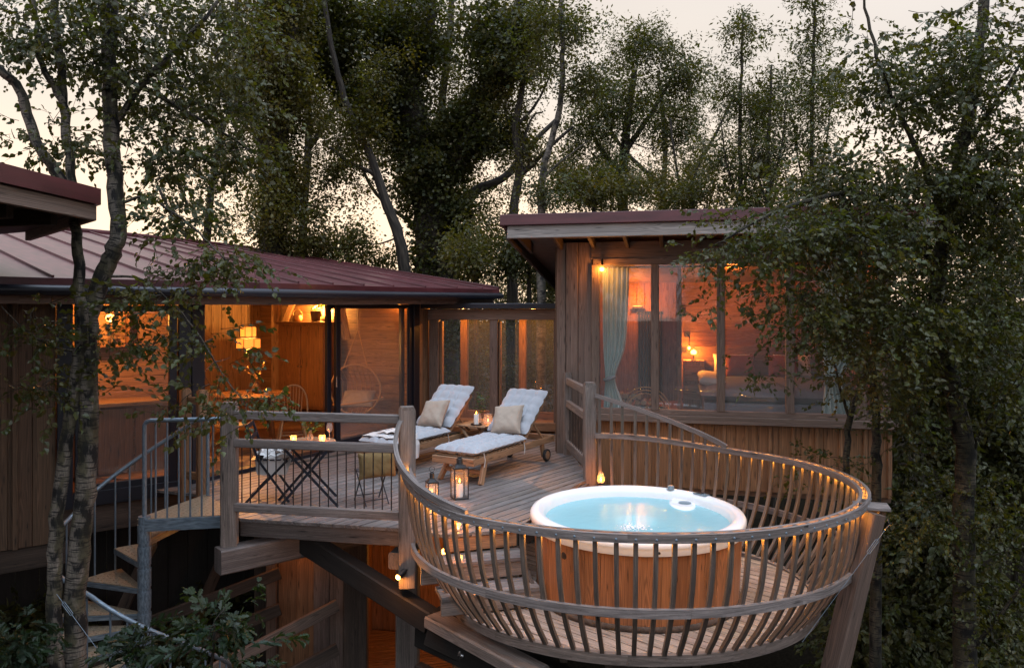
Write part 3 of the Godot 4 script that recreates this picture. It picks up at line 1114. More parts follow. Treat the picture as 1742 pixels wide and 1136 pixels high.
func bedroom_cabin():
	fb = wall_frame(W0, W1)
	var L := W0.distance_to(W1)
	var o := thing("bedroom_cabin", "timber bedroom cabin on the right with wide picture window and red-edged roof", "cabin", P(2.8, 0, 12))
	# corner boards
	var wl := S()
	box(wl, Vector3(0.26, 1.0, -0.06), Vector3(0.50, 4.1, 0.06))
	var wp := part(o, "corner_wall", wl, "oldlarch", false, fb)
	for q in [[0.03, 0.13], [0.19, 0.17], [0.38, 0.2]]:
		bars(wp, "board", fb, [[Vector3(q[0] + 0.03, 1.0, 0.0 if q[0] != 0.19 else 0.012), Vector3(q[1], 4.1, 0.05)]], "oldlarch")
	# wall over and under the window
	bars(o, "head_board", fb, [[Vector3((L + 0.5) / 2, 2.93, 0.0), Vector3(L - 0.5, 0.25, 0.08)]], "oldlarch")
	bars(o, "window_sill", fb, [[Vector3((L + 0.55) / 2, 0.555, 0.05), Vector3(L - 0.42, 0.10, 0.18)]], "oldlarch")
	var lower := S()
	box(lower, Vector3((L + 0.5) / 2, 0.0, -0.06), Vector3(L - 0.5, 1.0, 0.05))
	var lp := part(o, "lower_wall", lower, "oldlarch", false, fb)
	var lf := fb
	lf.origin += fb.basis.x * 0.5 + fb.basis.y * -0.42
	boards(lp, "board", lf, L - 0.5, 0.92, 0.285, "larch", true, 0.03, 0.3)
	for k in 14:
		bars(lp, "batten", fb, [[Vector3(0.52 + k * (L - 0.55) / 13.0, 0.04, 0.03), Vector3(0.05, 0.93, 0.04)]], "larch")
	# window
	var xs := [0.56, 1.40, 2.30, 3.21, 4.12, L - 0.08]
	var frame := S()
	box(frame, Vector3((0.51 + L) / 2, 2.77, 0.0), Vector3(L - 0.55, 0.09, 0.10))
	var win := part(o, "picture_window", frame, "oldlarch", false, fb)
	bars(win, "bottom_rail", fb, [[Vector3((0.51 + L) / 2, 0.64, 0.0), Vector3(L - 0.55, 0.07, 0.10)]], "oldlarch")
	for k in xs.size():
		bars(win, "mullion", fb, [[Vector3(xs[k], 1.70, 0.006), Vector3(0.11, 2.05, 0.11)]], "oldlarch")
	for k in xs.size() - 1:
		pane(win, fb, xs[k] + 0.055, xs[k + 1] - 0.055, 0.675, 2.725, 0.0)
	# roof, falling to the back
	var rt := fb
	rt.origin += fb.basis.x * -0.62 + Vector3(0, 3.05, 0) + fb.basis.z * 0.9
	rt.basis = rt.basis * Basis(Vector3.RIGHT, -0.14)
	var rw := L + 1.2
	var rf := S()
	box(rf, Vector3(rw / 2, 0.30, -2.7), Vector3(rw, 0.06, 5.3))
	var roof := part(o, "roof", rf, "roofred", false, rt)
	bars(roof, "front_trim", rt, [[Vector3(rw / 2, 0.252, 0.0), Vector3(rw + 0.06, 0.15, 0.05)]], "red")
	bars(roof, "side_trim", rt, [[Vector3(0, 0.252, -2.7), Vector3(0.05, 0.15, 5.3)], [Vector3(rw, 0.252, -2.7), Vector3(0.05, 0.15, 5.3)]], "red")
	bars(roof, "fascia_board", rt, [[Vector3(rw / 2 + 0.04, 0.09, -0.04), Vector3(rw - 0.06, 0.17, 0.045)]], "fascia")
	bars(roof, "side_board", rt, [[Vector3(0.06, 0.09, -2.7), Vector3(0.045, 0.17, 5.2)]], "beam")
	bars(roof, "soffit", rt, [[Vector3(rw / 2, 0.20, -2.7), Vector3(rw - 0.14, 0.03, 5.1)]], "oldlarch")
	for k in 11:
		bars(roof, "rafter", rt, [[Vector3(0.2 + k * 0.48, 0.10, -0.62), Vector3(0.05, 0.15, 1.0)]], "beam")
	# shell of the room
	var dp := 3.7
	bars(o, "floor", fb, [[Vector3(L / 2, 0.32, -dp / 2 - 0.1), Vector3(L - 0.05, 0.12, dp - 0.1)]], "inside")
	bars(o, "ceiling", fb, [[Vector3(L / 2, 2.98, -dp / 2 - 0.1), Vector3(L - 0.05, 0.05, dp - 0.1)]], "inside")
	for q in [[Vector3(0.03, 1.3, -dp / 2 - 0.05), Vector3(0.06, 3.4, dp - 0.1)], [Vector3(L - 0.03, 1.3, -dp / 2 - 0.05), Vector3(0.06, 3.4, dp - 0.1)]]:
		bars(o, "side_wall", fb, [q], "inside")
	bars(o, "outer_wall", fb, [[Vector3(-0.025, 1.0, -dp / 2 - 0.1), Vector3(0.04, 4.0, dp)]], "darklarch")
	var bs := S()
	box(bs, Vector3(L / 2, 1.7, -dp - 0.02), Vector3(L, 2.7, 0.06))
	var bp := part(o, "back_wall", bs, "inside", false, fb)
	var bf := fb
	bf.origin += fb.basis.y * 0.38 + fb.basis.z * (-dp + 0.03) + fb.basis.x * 0.06
	boards(bp, "board", bf, 1.62, 2.58, 0.15, "inside", true, 0.02, 0.1)
	bf.origin += fb.basis.x * 1.66
	boards(bp, "board", bf, L - 1.85, 2.58, 0.165, "inside", false, 0.02, 0.1)
	bars(o, "wardrobe_side", fb, [[Vector3(1.74, 1.6, -2.9), Vector3(0.07, 2.5, 1.5)]], "inside")

# ---------------------------------------------------------------- roof corner at upper left
func near_roof():
	var o := thing("nearby_roof", "red-edged timber roof corner jutting in at upper left", "roof", P(-4.5, 2.8, 6))
	var out := PackedVector2Array([Vector2(-3.23, 6.0), Vector2(-3.36, 3.9), Vector2(-6.8, 3.6), Vector2(-6.9, 8.9), Vector2(-4.9, 7.8)])
	var st := S()
	slab(st, out, 3.03, 0.125)
	part(o, "roof_sheet", st, "red")
	st = S()
	var inn := PackedVector2Array()
	var mid := Vector2(-5.0, 5.9)
	for v in out:
		inn.append(mid + (v - mid) * 0.965)
	slab(st, inn, 2.90, 0.03)
	part(o, "soffit", st, "beam")
	for k in [0, 4]:
		var a := inn[k]
		var b := inn[(k + 1) % 5] if k == 0 else inn[0]
		var e := S()
		beam(e, P(a.x, 2.84, a.y), P(b.x, 2.84, b.y), 0.05, 0.12, Vector3.UP, 0.005)
		part(o, "fascia_board", e, "oldlarch")
	for k in 5:
		var e := S()
		var a := Vector2(-3.6 - k * 0.05, 6.0 - k * 0.45)
		beam(e, P(a.x, 2.81, a.y), P(a.x - 2.6, 2.81, a.y + 0.6), 0.06, 0.13, Vector3.UP, 0.005)
		part(o, "rafter", e, "beam")
	var w := S()
	box(w, P(-5.35, -0.9, 6.2), Vector3(0.1, 7.2, 3.2))
	part(o, "wall", w, "oldlarch")

# ---------------------------------------------------------------- below the deck
func undercroft():
	var w := thing("undercroft_wall", "warm-lit vertical plank wall under the deck beside the dark doorway", "wall", P(-2.4, -4.5, 9.2))
	var f := wall_frame(Vector2(-2.98, 9.35), Vector2(-1.98, 9.1), -4.6)
	var st := S()
	box(st, Vector3(0.52, 2.1, -0.06), Vector3(1.04, 4.2, 0.06))
	part(w, "backing", st, "oldlarch", false, f)
	f.origin += f.basis.x * 0.14
	boards(w, "board", f, 0.50, 4.2, 0.25, "larch", true, 0.03)
	f.origin += f.basis.x * 0.5 + f.basis.z * 0.05
	boards(w, "board", f, 0.42, 4.2, 0.21, "rail", true, 0.04)
	f.origin += f.basis.x * -0.64
	boards(w, "board", f, 0.14, 4.2, 0.14, "oldlarch", true, 0.04)
	var n := thing("undercroft_room", "small lamplit store room with slatted floor seen through the opening under the deck", "room", P(-1.4, -2.4, 10))
	var fr := wall_frame(Vector2(-2.05, 10.9), Vector2(-0.5, 10.6), -2.45)
	st = S()
	box(st, Vector3(0.78, 1.1, -0.06), Vector3(1.56, 2.3, 0.06))
	part(n, "backing", st, "larch", false, fr)
	boards(n, "board", fr, 1.56, 2.2, 0.22, "larch", true, 0.03)
	fr = wall_frame(Vector2(-1.96, 9.15), Vector2(-2.0, 10.9), -2.45)
	boards(n, "side_board", fr, 1.7, 2.2, 0.22, "larch", true, 0.03)
	fr = wall_frame(Vector2(-0.5, 10.6), Vector2(-0.7, 9.1), -2.45)
	boards(n, "side_board", fr, 1.5, 2.2, 0.22, "larch", true, 0.03)
	decking(n, "floor_slat", PackedVector2Array([Vector2(-1.95, 9.0), Vector2(-0.6, 8.7), Vector2(-0.5, 10.55), Vector2(-2.0, 10.85)]), Vector2(1, 0.25), -2.45, 0.075, "larch", 3.0, 0.03, 0.018)
	st = S()
	slab(st, PackedVector2Array([Vector2(-2.1, 9.2), Vector2(-0.4, 8.9), Vector2(-0.4, 10.7), Vector2(-2.1, 11.0)]), -0.26, 0.04)
	part(n, "ceiling", st, "beam")
	var lj := thing("store_room_lamp", "small lamp glowing inside the store room under the deck", "lamp", P(-0.85, -1.0, 9.7))
	st = S()
	lathe(st, [Vector2(0.0, 0.05), Vector2(0.04, 0.04), Vector2(0.05, 0.0), Vector2(0.04, -0.04), Vector2(0.0, -0.05)], 12, gx(lj))
	part(lj, "bulb", st, "bulb")
	st = S()
	beam(st, P(-0.85, -0.95, 9.7), P(-0.66, -0.95, 9.72), 0.03, 0.03)
	part(lj, "bracket", st, "black")
	lamp(lj, P(-0.85, -1.0, 9.7), Color(1.0, 0.60, 0.24), 0.24, 0.04)
	var bh := thing("bulkhead_lamp", "small bulkhead lamp under the deck lighting the plank wall", "lamp", P(-2.55, -0.33, 8.85))
	st = S()
	lathe(st, [Vector2(0.05, 0.0), Vector2(0.05, -0.025), Vector2(0.04, -0.03)], 14, gx(bh))
	part(bh, "housing", st, "black")
	st = S()
	lathe(st, [Vector2(0.04, -0.03), Vector2(0.03, -0.045), Vector2(0.0, -0.05)], 14, gx(bh))
	part(bh, "bulb", st, "bulb")
	lamp(bh, P(-2.55, -0.40, 8.85), Color(1.0, 0.60, 0.25), 0.12, 0.03)
	# doorway jamb and posts
	for q in [["door_jamb", "dark timber door jamb between plank wall and lit opening under the deck", P(-1.83, -2.4, 8.95), 0.28, 0.12, 4.3, "beam"], ["timber_post", "square timber post under the deck right of the lit opening", P(-1.14, -2.65, 8.35), 0.24, 0.22, 4.4, "rail"], ["timber_post", "dark post deep under the deck at far left", P(-3.1, -2.5, 9.6), 0.22, 0.22, 4.4, "beam"], ["timber_post", "dark post under the basket platform in the middle", P(1.1, -2.9, 7.6), 0.3, 0.3, 4.2, "beam"]]:
		st = S()
		box(st, Vector3.ZERO, Vector3(q[3], q[5], q[4]), 0.012)
		var o := single(q[0], q[1], "door jamb" if q[0] == "door_jamb" else "post", st, q[6])
		o.position = q[2]
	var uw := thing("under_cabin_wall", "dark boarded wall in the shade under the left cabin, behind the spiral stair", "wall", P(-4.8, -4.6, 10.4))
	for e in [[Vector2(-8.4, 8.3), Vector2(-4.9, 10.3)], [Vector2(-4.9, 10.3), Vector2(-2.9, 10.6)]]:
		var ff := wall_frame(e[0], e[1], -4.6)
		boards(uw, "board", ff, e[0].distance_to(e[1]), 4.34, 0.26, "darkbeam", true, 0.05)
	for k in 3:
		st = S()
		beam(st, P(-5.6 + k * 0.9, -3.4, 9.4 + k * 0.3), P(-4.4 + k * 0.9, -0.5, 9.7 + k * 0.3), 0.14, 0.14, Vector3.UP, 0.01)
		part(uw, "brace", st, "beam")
	# beams that carry the deck
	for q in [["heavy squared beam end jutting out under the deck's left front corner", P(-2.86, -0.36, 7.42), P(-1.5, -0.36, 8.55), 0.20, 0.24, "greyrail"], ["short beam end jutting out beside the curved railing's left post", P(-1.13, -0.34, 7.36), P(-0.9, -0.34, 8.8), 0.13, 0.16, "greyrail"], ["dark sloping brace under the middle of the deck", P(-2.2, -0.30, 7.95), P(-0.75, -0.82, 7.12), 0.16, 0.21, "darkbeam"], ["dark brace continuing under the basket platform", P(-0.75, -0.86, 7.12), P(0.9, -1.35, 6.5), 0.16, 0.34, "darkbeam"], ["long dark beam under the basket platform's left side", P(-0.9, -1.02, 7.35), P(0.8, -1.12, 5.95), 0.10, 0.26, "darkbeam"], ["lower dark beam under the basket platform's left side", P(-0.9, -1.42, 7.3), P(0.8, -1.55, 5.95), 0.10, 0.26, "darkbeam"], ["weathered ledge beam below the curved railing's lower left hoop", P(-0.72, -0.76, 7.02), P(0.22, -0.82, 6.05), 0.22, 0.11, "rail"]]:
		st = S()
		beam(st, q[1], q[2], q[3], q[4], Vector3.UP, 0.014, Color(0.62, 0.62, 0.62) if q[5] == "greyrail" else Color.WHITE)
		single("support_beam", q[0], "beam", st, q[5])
	for k in 5:
		var b := S()
		var p: Vector3 = [P(-0.66, -0.95, 7.1), P(-0.45, -1.05, 6.93), P(-0.62, -1.38, 6.97), P(-0.3, -1.45, 6.75), P(-0.15, -1.10, 6.65)][k]
		lathe(b, [Vector2(0.0, 0.03), Vector2(0.022, 0.028), Vector2(0.024, 0.0), Vector2(0.045, 0.0), Vector2(0.045, -0.02)], 8, Transform3D(Basis(Vector3.RIGHT, PI / 2), p))
		single("coach_bolt", ["upper left bolt on the dark beams below the basket railing", "second upper bolt on the dark beams below the basket railing", "lower left bolt on the dark beams below the basket railing", "lower right bolt on the dark beams below the basket railing", "rightmost upper bolt on the dark beams below the basket railing"][k], "bolt", b, "chrome", "bolts on the dark beams")
	# guard boards low on the left
	var g := thing("lower_guard_rail", "rough timber guard boards sloping up to the plank wall at lower left", "railing", P(-3.2, -1.7, 8.6))
	for q in [[P(-4.3, -1.5, 8.5), P(-2.72, -1.0, 8.95), "beam"], [P(-4.3, -1.95, 8.5), P(-2.72, -1.42, 8.95), "beam"], [P(-3.35, -1.78, 7.9), P(-2.0, -1.30, 8.75), "oldlarch"], [P(-3.35, -2.25, 7.9), P(-2.0, -1.80, 8.75), "beam"]]:
		st = S()
		beam(st, q[0], q[1], 0.05, 0.14, Vector3.UP, 0.008)
		part(g, "board", st, q[2])
	# spot lamp on the post
	var sp := thing("spot_lamp", "black cylinder spot lamp shining from the post under the curved railing", "spotlight", P(-0.97, -0.33, 7.16))
	st = S()
	var d := P(-0.075, -0.05, -0.11).normalized()
	tube(st, [P(-0.97, -0.33, 7.16), P(-0.97, -0.33, 7.16) + d * 0.06, P(-0.97, -0.33, 7.16) + d * 0.061, P(-0.97, -0.33, 7.16) + d * 0.15], [0.016, 0.016, 0.028, 0.03], 14)
	part(sp, "housing", st, "black")
	st = S()
	var t := P(-0.97, -0.33, 7.16) + d * 0.152
	lathe(st, [Vector2(0.0, 0.018), Vector2(0.018, 0.014), Vector2(0.026, 0.0)], 14, Transform3D(Basis(Quaternion(Vector3.UP, d)), t))
	part(sp, "bulb", st, "bulb")
	lamp(sp, t + d * 0.03, Color(1.0, 0.62, 0.28), 0.12, 0.02)

# ---------------------------------------------------------------- decks
const BOARD := Vector2(0.616, 0.788)
func main_deck():
	var out := PackedVector2Array([Vector2(-2.72, 7.62), Vector2(-1.0, 7.26), Vector2(-0.62, 7.06), Vector2(0.05, 7.26), Vector2(0.72, 9.0), Vector2(0.98, 9.46), Vector2(0.86, 11.06), Vector2(0.62, 11.12), Vector2(0.9, 12.82), Vector2(-1.45, 13.28), Vector2(-1.62, 13.05), K1 + Vector2(0.07, -0.04), Vector2(-4.15, 8.85), Vector2(-3.46, 8.58), Vector2(-2.84, 7.78)])
	var o := thing("deck", "weathered grey timber deck in front of the cabins", "deck", P(-1, 0, 9.5))
	decking(o, "board", out, BOARD, 0.0, 0.125, "deck", 3.0, 0.028, 0.016)
	var fr := [[Vector2(-2.72, 7.68), Vector2(-1.0, 7.32)], [Vector2(0.09, 7.3), Vector2(0.76, 9.02)], [Vector2(0.76, 9.02), Vector2(0.96, 9.40)]]
	for q in fr:
		var st := S()
		beam(st, P(q[0].x, -0.112, q[0].y), P(q[1].x, -0.112, q[1].y), 0.045, 0.15, Vector3.UP, 0.006, Color(0.55, 0.55, 0.55))
		part(o, "rim_board", st, "greyrail")
	for k in 8:
		var st := S()
		var a := Vector2(-3.3 + k * 0.55, 8.6 - k * 0.12)
		beam(st, P(a.x, -0.115, a.y), P(a.x + 0.3, -0.115, a.y + 3.2), 0.06, 0.16, Vector3.UP, 0.005)
		part(o, "joist", st, "beam")
	# three steps down
	var s := thing("deck_steps", "timber steps leading down from the deck to the hot tub platform", "steps", P(-0.2, -0.57, 6.9))
	var dir := Vector2(0.955, 0.296)
	var nrm := Vector2(0.296, -0.955)
	var lay := [[Vector2(-0.62, 7.06), 0.70, 0.0], [Vector2(-0.80, 6.74), 0.99, -0.19], [Vector2(-0.60, 6.52), 0.90, -0.38]]
	for k in 3:
		var a: Vector2 = lay[k][0]
		var y: float = lay[k][2]
		if k > 0:
			var back := a - nrm * 0.30
			decking(s, "tread_board", PackedVector2Array([a, a + dir * lay[k][1], back + dir * lay[k][1], back]), dir, y, 0.098, "deck", 3.0, 0.035)
		var st := S()
		var b := a - nrm * 0.035
		beam(st, P(b.x, y - 0.105, b.y), P(b.x + dir.x * lay[k][1], y - 0.105, b.y + dir.y * lay[k][1]), 0.03, 0.13, Vector3.UP, 0.004)
		part(s, "riser", st, "larch" if k == 0 else "rail")
	for e in [[Vector2(-0.60, 6.62), Vector2(-0.52, 7.1)], [Vector2(0.20, 6.85), Vector2(0.06, 7.2)]]:
		var st := S()
		beam(st, P(e[0].x, -0.49, e[0].y), P(e[1].x, -0.28, e[1].y), 0.04, 0.16, Vector3.UP, 0.005)
		part(s, "stringer", st, "beam")
	# the hot tub platform
	var low := PackedVector2Array()
	for k in 40:
		var p := ring(TAU * k / 40.0, 0.80)
		low.append(p)
	var pl := thing("tub_platform", "pale timber floor of the round platform under the hot tub", "deck", P(1.12, -0.57, 7.4))
	decking(pl, "board", low, Vector2(0.74, -0.67), -0.57, 0.115, "floor", 2.4, 0.028, 0.011)
	for k in 9:
		var st := S()
		var q := -1.4 + k * 0.35
		beam(st, P(1.12 + q, -0.69, 7.4 - sqrt(maxf(0.05, 2.2 - q * q)) * 0.92), P(1.12 + q, -0.69, 7.4 + sqrt(maxf(0.05, 2.2 - q * q)) * 0.92), 0.06, 0.18, Vector3.UP, 0.006)
		part(pl, "joist", st, "beam")

func ring(a: float, s: float) -> Vector2:
	return Vector2(1.12 + 2.13 * s * cos(a), 7.4 + 1.9 * s * sin(a))

# a bent strip of rectangular section: pts with outward directions; t is its thickness outwards, w its breadth across
func strip(st: SurfaceTool, pts: Array, outs: Array, w: float, t: float, c := Color.WHITE):
	var n := pts.size()
	var cr := []
	var o := Vector2(R.randf(), R.randf())
	var along := [0.0]
	for i in n:
		var tg: Vector3 = (pts[mini(i + 1, n - 1)] - pts[maxi(i - 1, 0)]).normalized()
		var ou: Vector3 = (outs[i] - tg * tg.dot(outs[i])).normalized()
		var sd := tg.cross(ou)
		cr.append([pts[i] + ou * t / 2 + sd * w / 2, pts[i] + ou * t / 2 - sd * w / 2, pts[i] - ou * t / 2 - sd * w / 2, pts[i] - ou * t / 2 + sd * w / 2, ou, sd])
		if i > 0:
			along.append(along[-1] + pts[i].distance_to(pts[i - 1]))
	for i in n - 1:
		for k in 4:
			var n0: Vector3 = [cr[i][4], -cr[i][5], -cr[i][4], cr[i][5]][k]
			var n1: Vector3 = [cr[i + 1][4], -cr[i + 1][5], -cr[i + 1][4], cr[i + 1][5]][k]
			var k2 := (k + 1) % 4
			var q := [[cr[i][k], n0, k, i], [cr[i][k2], n0, k + 0.9, i], [cr[i + 1][k2], n1, k + 0.9, i + 1], [cr[i + 1][k], n1, k, i + 1]]
			var flip: bool = (q[1][0] - q[0][0]).cross(q[2][0] - q[0][0]).dot(n0) > 0
			for j in ([0, 2, 1, 0, 3, 2] if flip else [0, 1, 2, 0, 2, 3]):
				vert(st, q[j][0], q[j][1], o + Vector2(q[j][2] * 0.12, along[q[j][3]] / 2.4), c)
	for e in [0, n - 1]:
		var nn: Vector3 = (pts[0] - pts[1] if e == 0 else pts[n - 1] - pts[n - 2]).normalized()
		face(st, cr[e].slice(0, 4), nn, [o, o + Vector2(0.1, 0), o + Vector2(0.1, 0.1), o + Vector2(0, 0.1)], c)

func hoop_y(deg: float) -> float:      # height of the top hoop: it rises towards its two ends
	return 0.44 + 0.11 * smoothstep(40.0, 92.0, deg) + 0.14 * smoothstep(-135.0, -174.0, deg)

func basket_s(y: float, top: float) -> float:
	var t := clampf((y + 0.6) / (top + 0.6), 0.0, 1.0)
	return lerpf(0.80, 1.0, 1.0 - pow(1.0 - t, 2.3))

func hoop(o: Node3D, called: String, d0: float, d1: float, s: float, yf: Callable, w: float, t: float, pieces: int, m):
	for k in pieces:
		var pts := []
		var outs := []
		var a0 := lerpf(d0, d1, float(k) / pieces)
		var a1 := lerpf(d0, d1, float(k + 1) / pieces)
		var n := 14
		for i in n + 1:
			var deg := lerpf(a0, a1, float(i) / n)
			var p := ring(deg_to_rad(deg), s)
			pts.append(P(p.x, yf.call(deg), p.y))
			outs.append(P(cos(deg_to_rad(deg)) / 2.13, 0, sin(deg_to_rad(deg)) / 1.9).normalized())
		var st := S()
		strip(st, pts, outs, w, t + R.randf_range(0.0, 0.004), tone(0.12))
		part(o, called, st, m)

func basket():
	var o := thing("basket_railing", "boat-like curved railing of bent slats around the hot tub platform", "railing", P(1.12, -0.6, 7.4))
	var d0 := 93.0
	var d1 := -174.0
	hoop(o, "top_hoop", d0, d1, 1.016, func(d): return hoop_y(d), 0.062, 0.026, 7, "greyrail")
	hoop(o, "inner_hoop", d0, d1, 0.984, func(d): return hoop_y(d), 0.058, 0.026, 7, "greyrail")
	hoop(o, "middle_hoop", d0, d1, 0.972, func(_d): return -0.13, 0.065, 0.034, 6, "greyrail")
	hoop(o, "bottom_hoop", d0, d1, 0.815, func(_d): return -0.60, 0.085, 0.05, 7, "rail")
	var n := 70
	var group := []
	for k in n:
		var deg := lerpf(d0 - 1.5, d1 + 1.2, float(k) / (n - 1)) + R.randf_range(-0.2, 0.2)
		var a := deg_to_rad(deg)
		var top := hoop_y(deg)
		var pts := []
		var outs := []
		var od := P(cos(a) / 2.13, 0, sin(a) / 1.9).normalized()
		for i in 11:
			var y := lerpf(-0.63, top + 0.022, i / 10.0)
			var p := ring(a, basket_s(y, top) - 0.001)
			pts.append(P(p.x, y, p.y))
			outs.append(od)
		if deg > 52.0:
			var ext := sweep_right(deg)
			for i in 3:
				var y := lerpf(top + 0.03, ext, (i + 1) / 3.0)
				var p := ring(a, 1.0)
				pts.append(P(p.x, y, p.y))
				outs.append(od)
		var st := S()
		strip(st, pts, outs, R.randf_range(0.032, 0.037), 0.030, tone(0.24))
		part(o, "slat", st, "slat")
		var bt := S()
		var p2 := ring(a, 1.016)
		var at := P(p2.x, top - 0.005, p2.y) + od * 0.013
		lathe(bt, [Vector2(0.0, 0.006), Vector2(0.008, 0.004), Vector2(0.011, 0.0)], 7, Transform3D(Basis(Quaternion(Vector3.UP, od)), at))
		part(o, "bolt", bt, "steel")
	# the two rails that sweep down from the posts
	var pts := []
	var outs := []
	for i in 15:
		var deg := lerpf(93.0, 50.0, i / 14.0)
		var p := ring(deg_to_rad(deg), 1.0)
		pts.append(P(p.x, sweep_right(deg), p.y))
		outs.append(P(cos(deg_to_rad(deg)), 0, sin(deg_to_rad(deg))))
	var st := S()
	strip(st, pts, outs, 0.05, 0.045)
	part(o, "sweep_rail", st, "greyrail")
	pts = smooth_path([P(-1.02, 1.07, 7.16), P(-1.06, 0.98, 7.10), P(-1.07, 0.84, 7.0), P(-1.00, 0.70, 6.8), P(-0.82, 0.59, 6.5), P(-0.58, 0.52, 6.22), P(-0.36, 0.475, 6.03)], 5)
	outs = []
	for p in pts:
		outs.append((p - P(1.12, p.y, 7.4)).normalized())
	st = S()
	strip(st, pts, outs, 0.055, 0.04)
	part(o, "sweep_rail", st, "greyrail")
	# light strip hidden under the top hoop
	var led := thing("light_strip", "warm light strip tucked under the top hoop of the basket railing", "light strip", P(1.12, 0.4, 7.4))
	var lp := []
	for i in 90:
		var deg := lerpf(91.0, -172.0, i / 89.0)
		var q := ring(deg_to_rad(deg), 1.0)
		lp.append(P(q.x, hoop_y(deg) - 0.022, q.y))
	st = S()
	tube(st, lp, [0.006], 6)
	part(led, "strip", st, "strip")
	for i in n - 1:
		var deg := lerpf(d0 - 1.5, d1 + 1.2, (i + 0.5) / (n - 1))
		var q := ring(deg_to_rad(deg), 0.996)
		lamp(led, P(q.x, hoop_y(deg) - 0.026, q.y), Color(1.0, 0.68, 0.27), 0.026, 0.012)
	# raking post on the right
	var rp := thing("raking_post", "thick leaning timber post bracing the right side of the basket railing", "post", P(2.6, -1.2, 6.4))
	st = S()
	beam(st, P(2.46, -1.75, 6.3), P(2.995, 0.40, 6.35), 0.20, 0.13, P(1, 0, 0.3), 0.012, Color(0.62, 0.58, 0.55))
	part(rp, "timber", st, "oldlarch")
	st = S()
	beam(st, P(2.59, -1.75, 6.42), P(3.11, 0.38, 6.47), 0.12, 0.07, P(1, 0, 0.3), 0.012, Color(0.6, 0.55, 0.5))
	part(rp, "side_timber", st, "larch")
	st = S()
	beam(st, P(2.90, 0.425, 6.48), P(3.16, 0.425, 6.40), 0.20, 0.03, Vector3.UP, 0.005)
	part(rp, "cap", st, "greyrail")
	cable("steel_cable", "taut steel cable with turnbuckle beside the leaning post at right", [P(3.02, 0.30, 6.18), P(2.30, -0.55, 6.05)], 0.03)
	cable("steel_cable", "taut steel cable with turnbuckle tied round the birch trunk at lower left", [P(-3.72, -0.22, 6.22), P(-3.32, -0.62, 6.1)], 0.0)

func cable(called: String, label: String, e: Array, wrap: float):
	var o := thing(called, label, "cable", e[0])
	var d: Vector3 = (e[1] - e[0]).normalized()
	var st := S()
	tube(st, [e[0], e[1]], [0.0022], 5)
	part(o, "wire", st, "steel")
	st = S()
	var sd := d.cross(Vector3.BACK).normalized() * 0.014
	var a: Vector3 = e[0] + d * 0.10
	var b: Vector3 = e[0] + d * 0.24
	tube(st, [a, a + sd + d * 0.01, b + sd - d * 0.01, b, b - sd - d * 0.01, a - sd + d * 0.01, a], [0.0025], 5)
	part(o, "turnbuckle", st, "steel")
	if wrap > 0:
		st = S()
		tube(st, [e[0], e[0] + Vector3(0.03, 0.05, 0.02), e[0] + Vector3(0.01, 0.09, 0.02)], [0.006], 5)
		part(o, "eye", st, "chrome")

func sweep_right(deg: float) -> float:
	var t := clampf((deg - 50.0) / 43.0, 0.0, 1.0)
	return 0.49 + 0.55 * pow(t, 0.9)

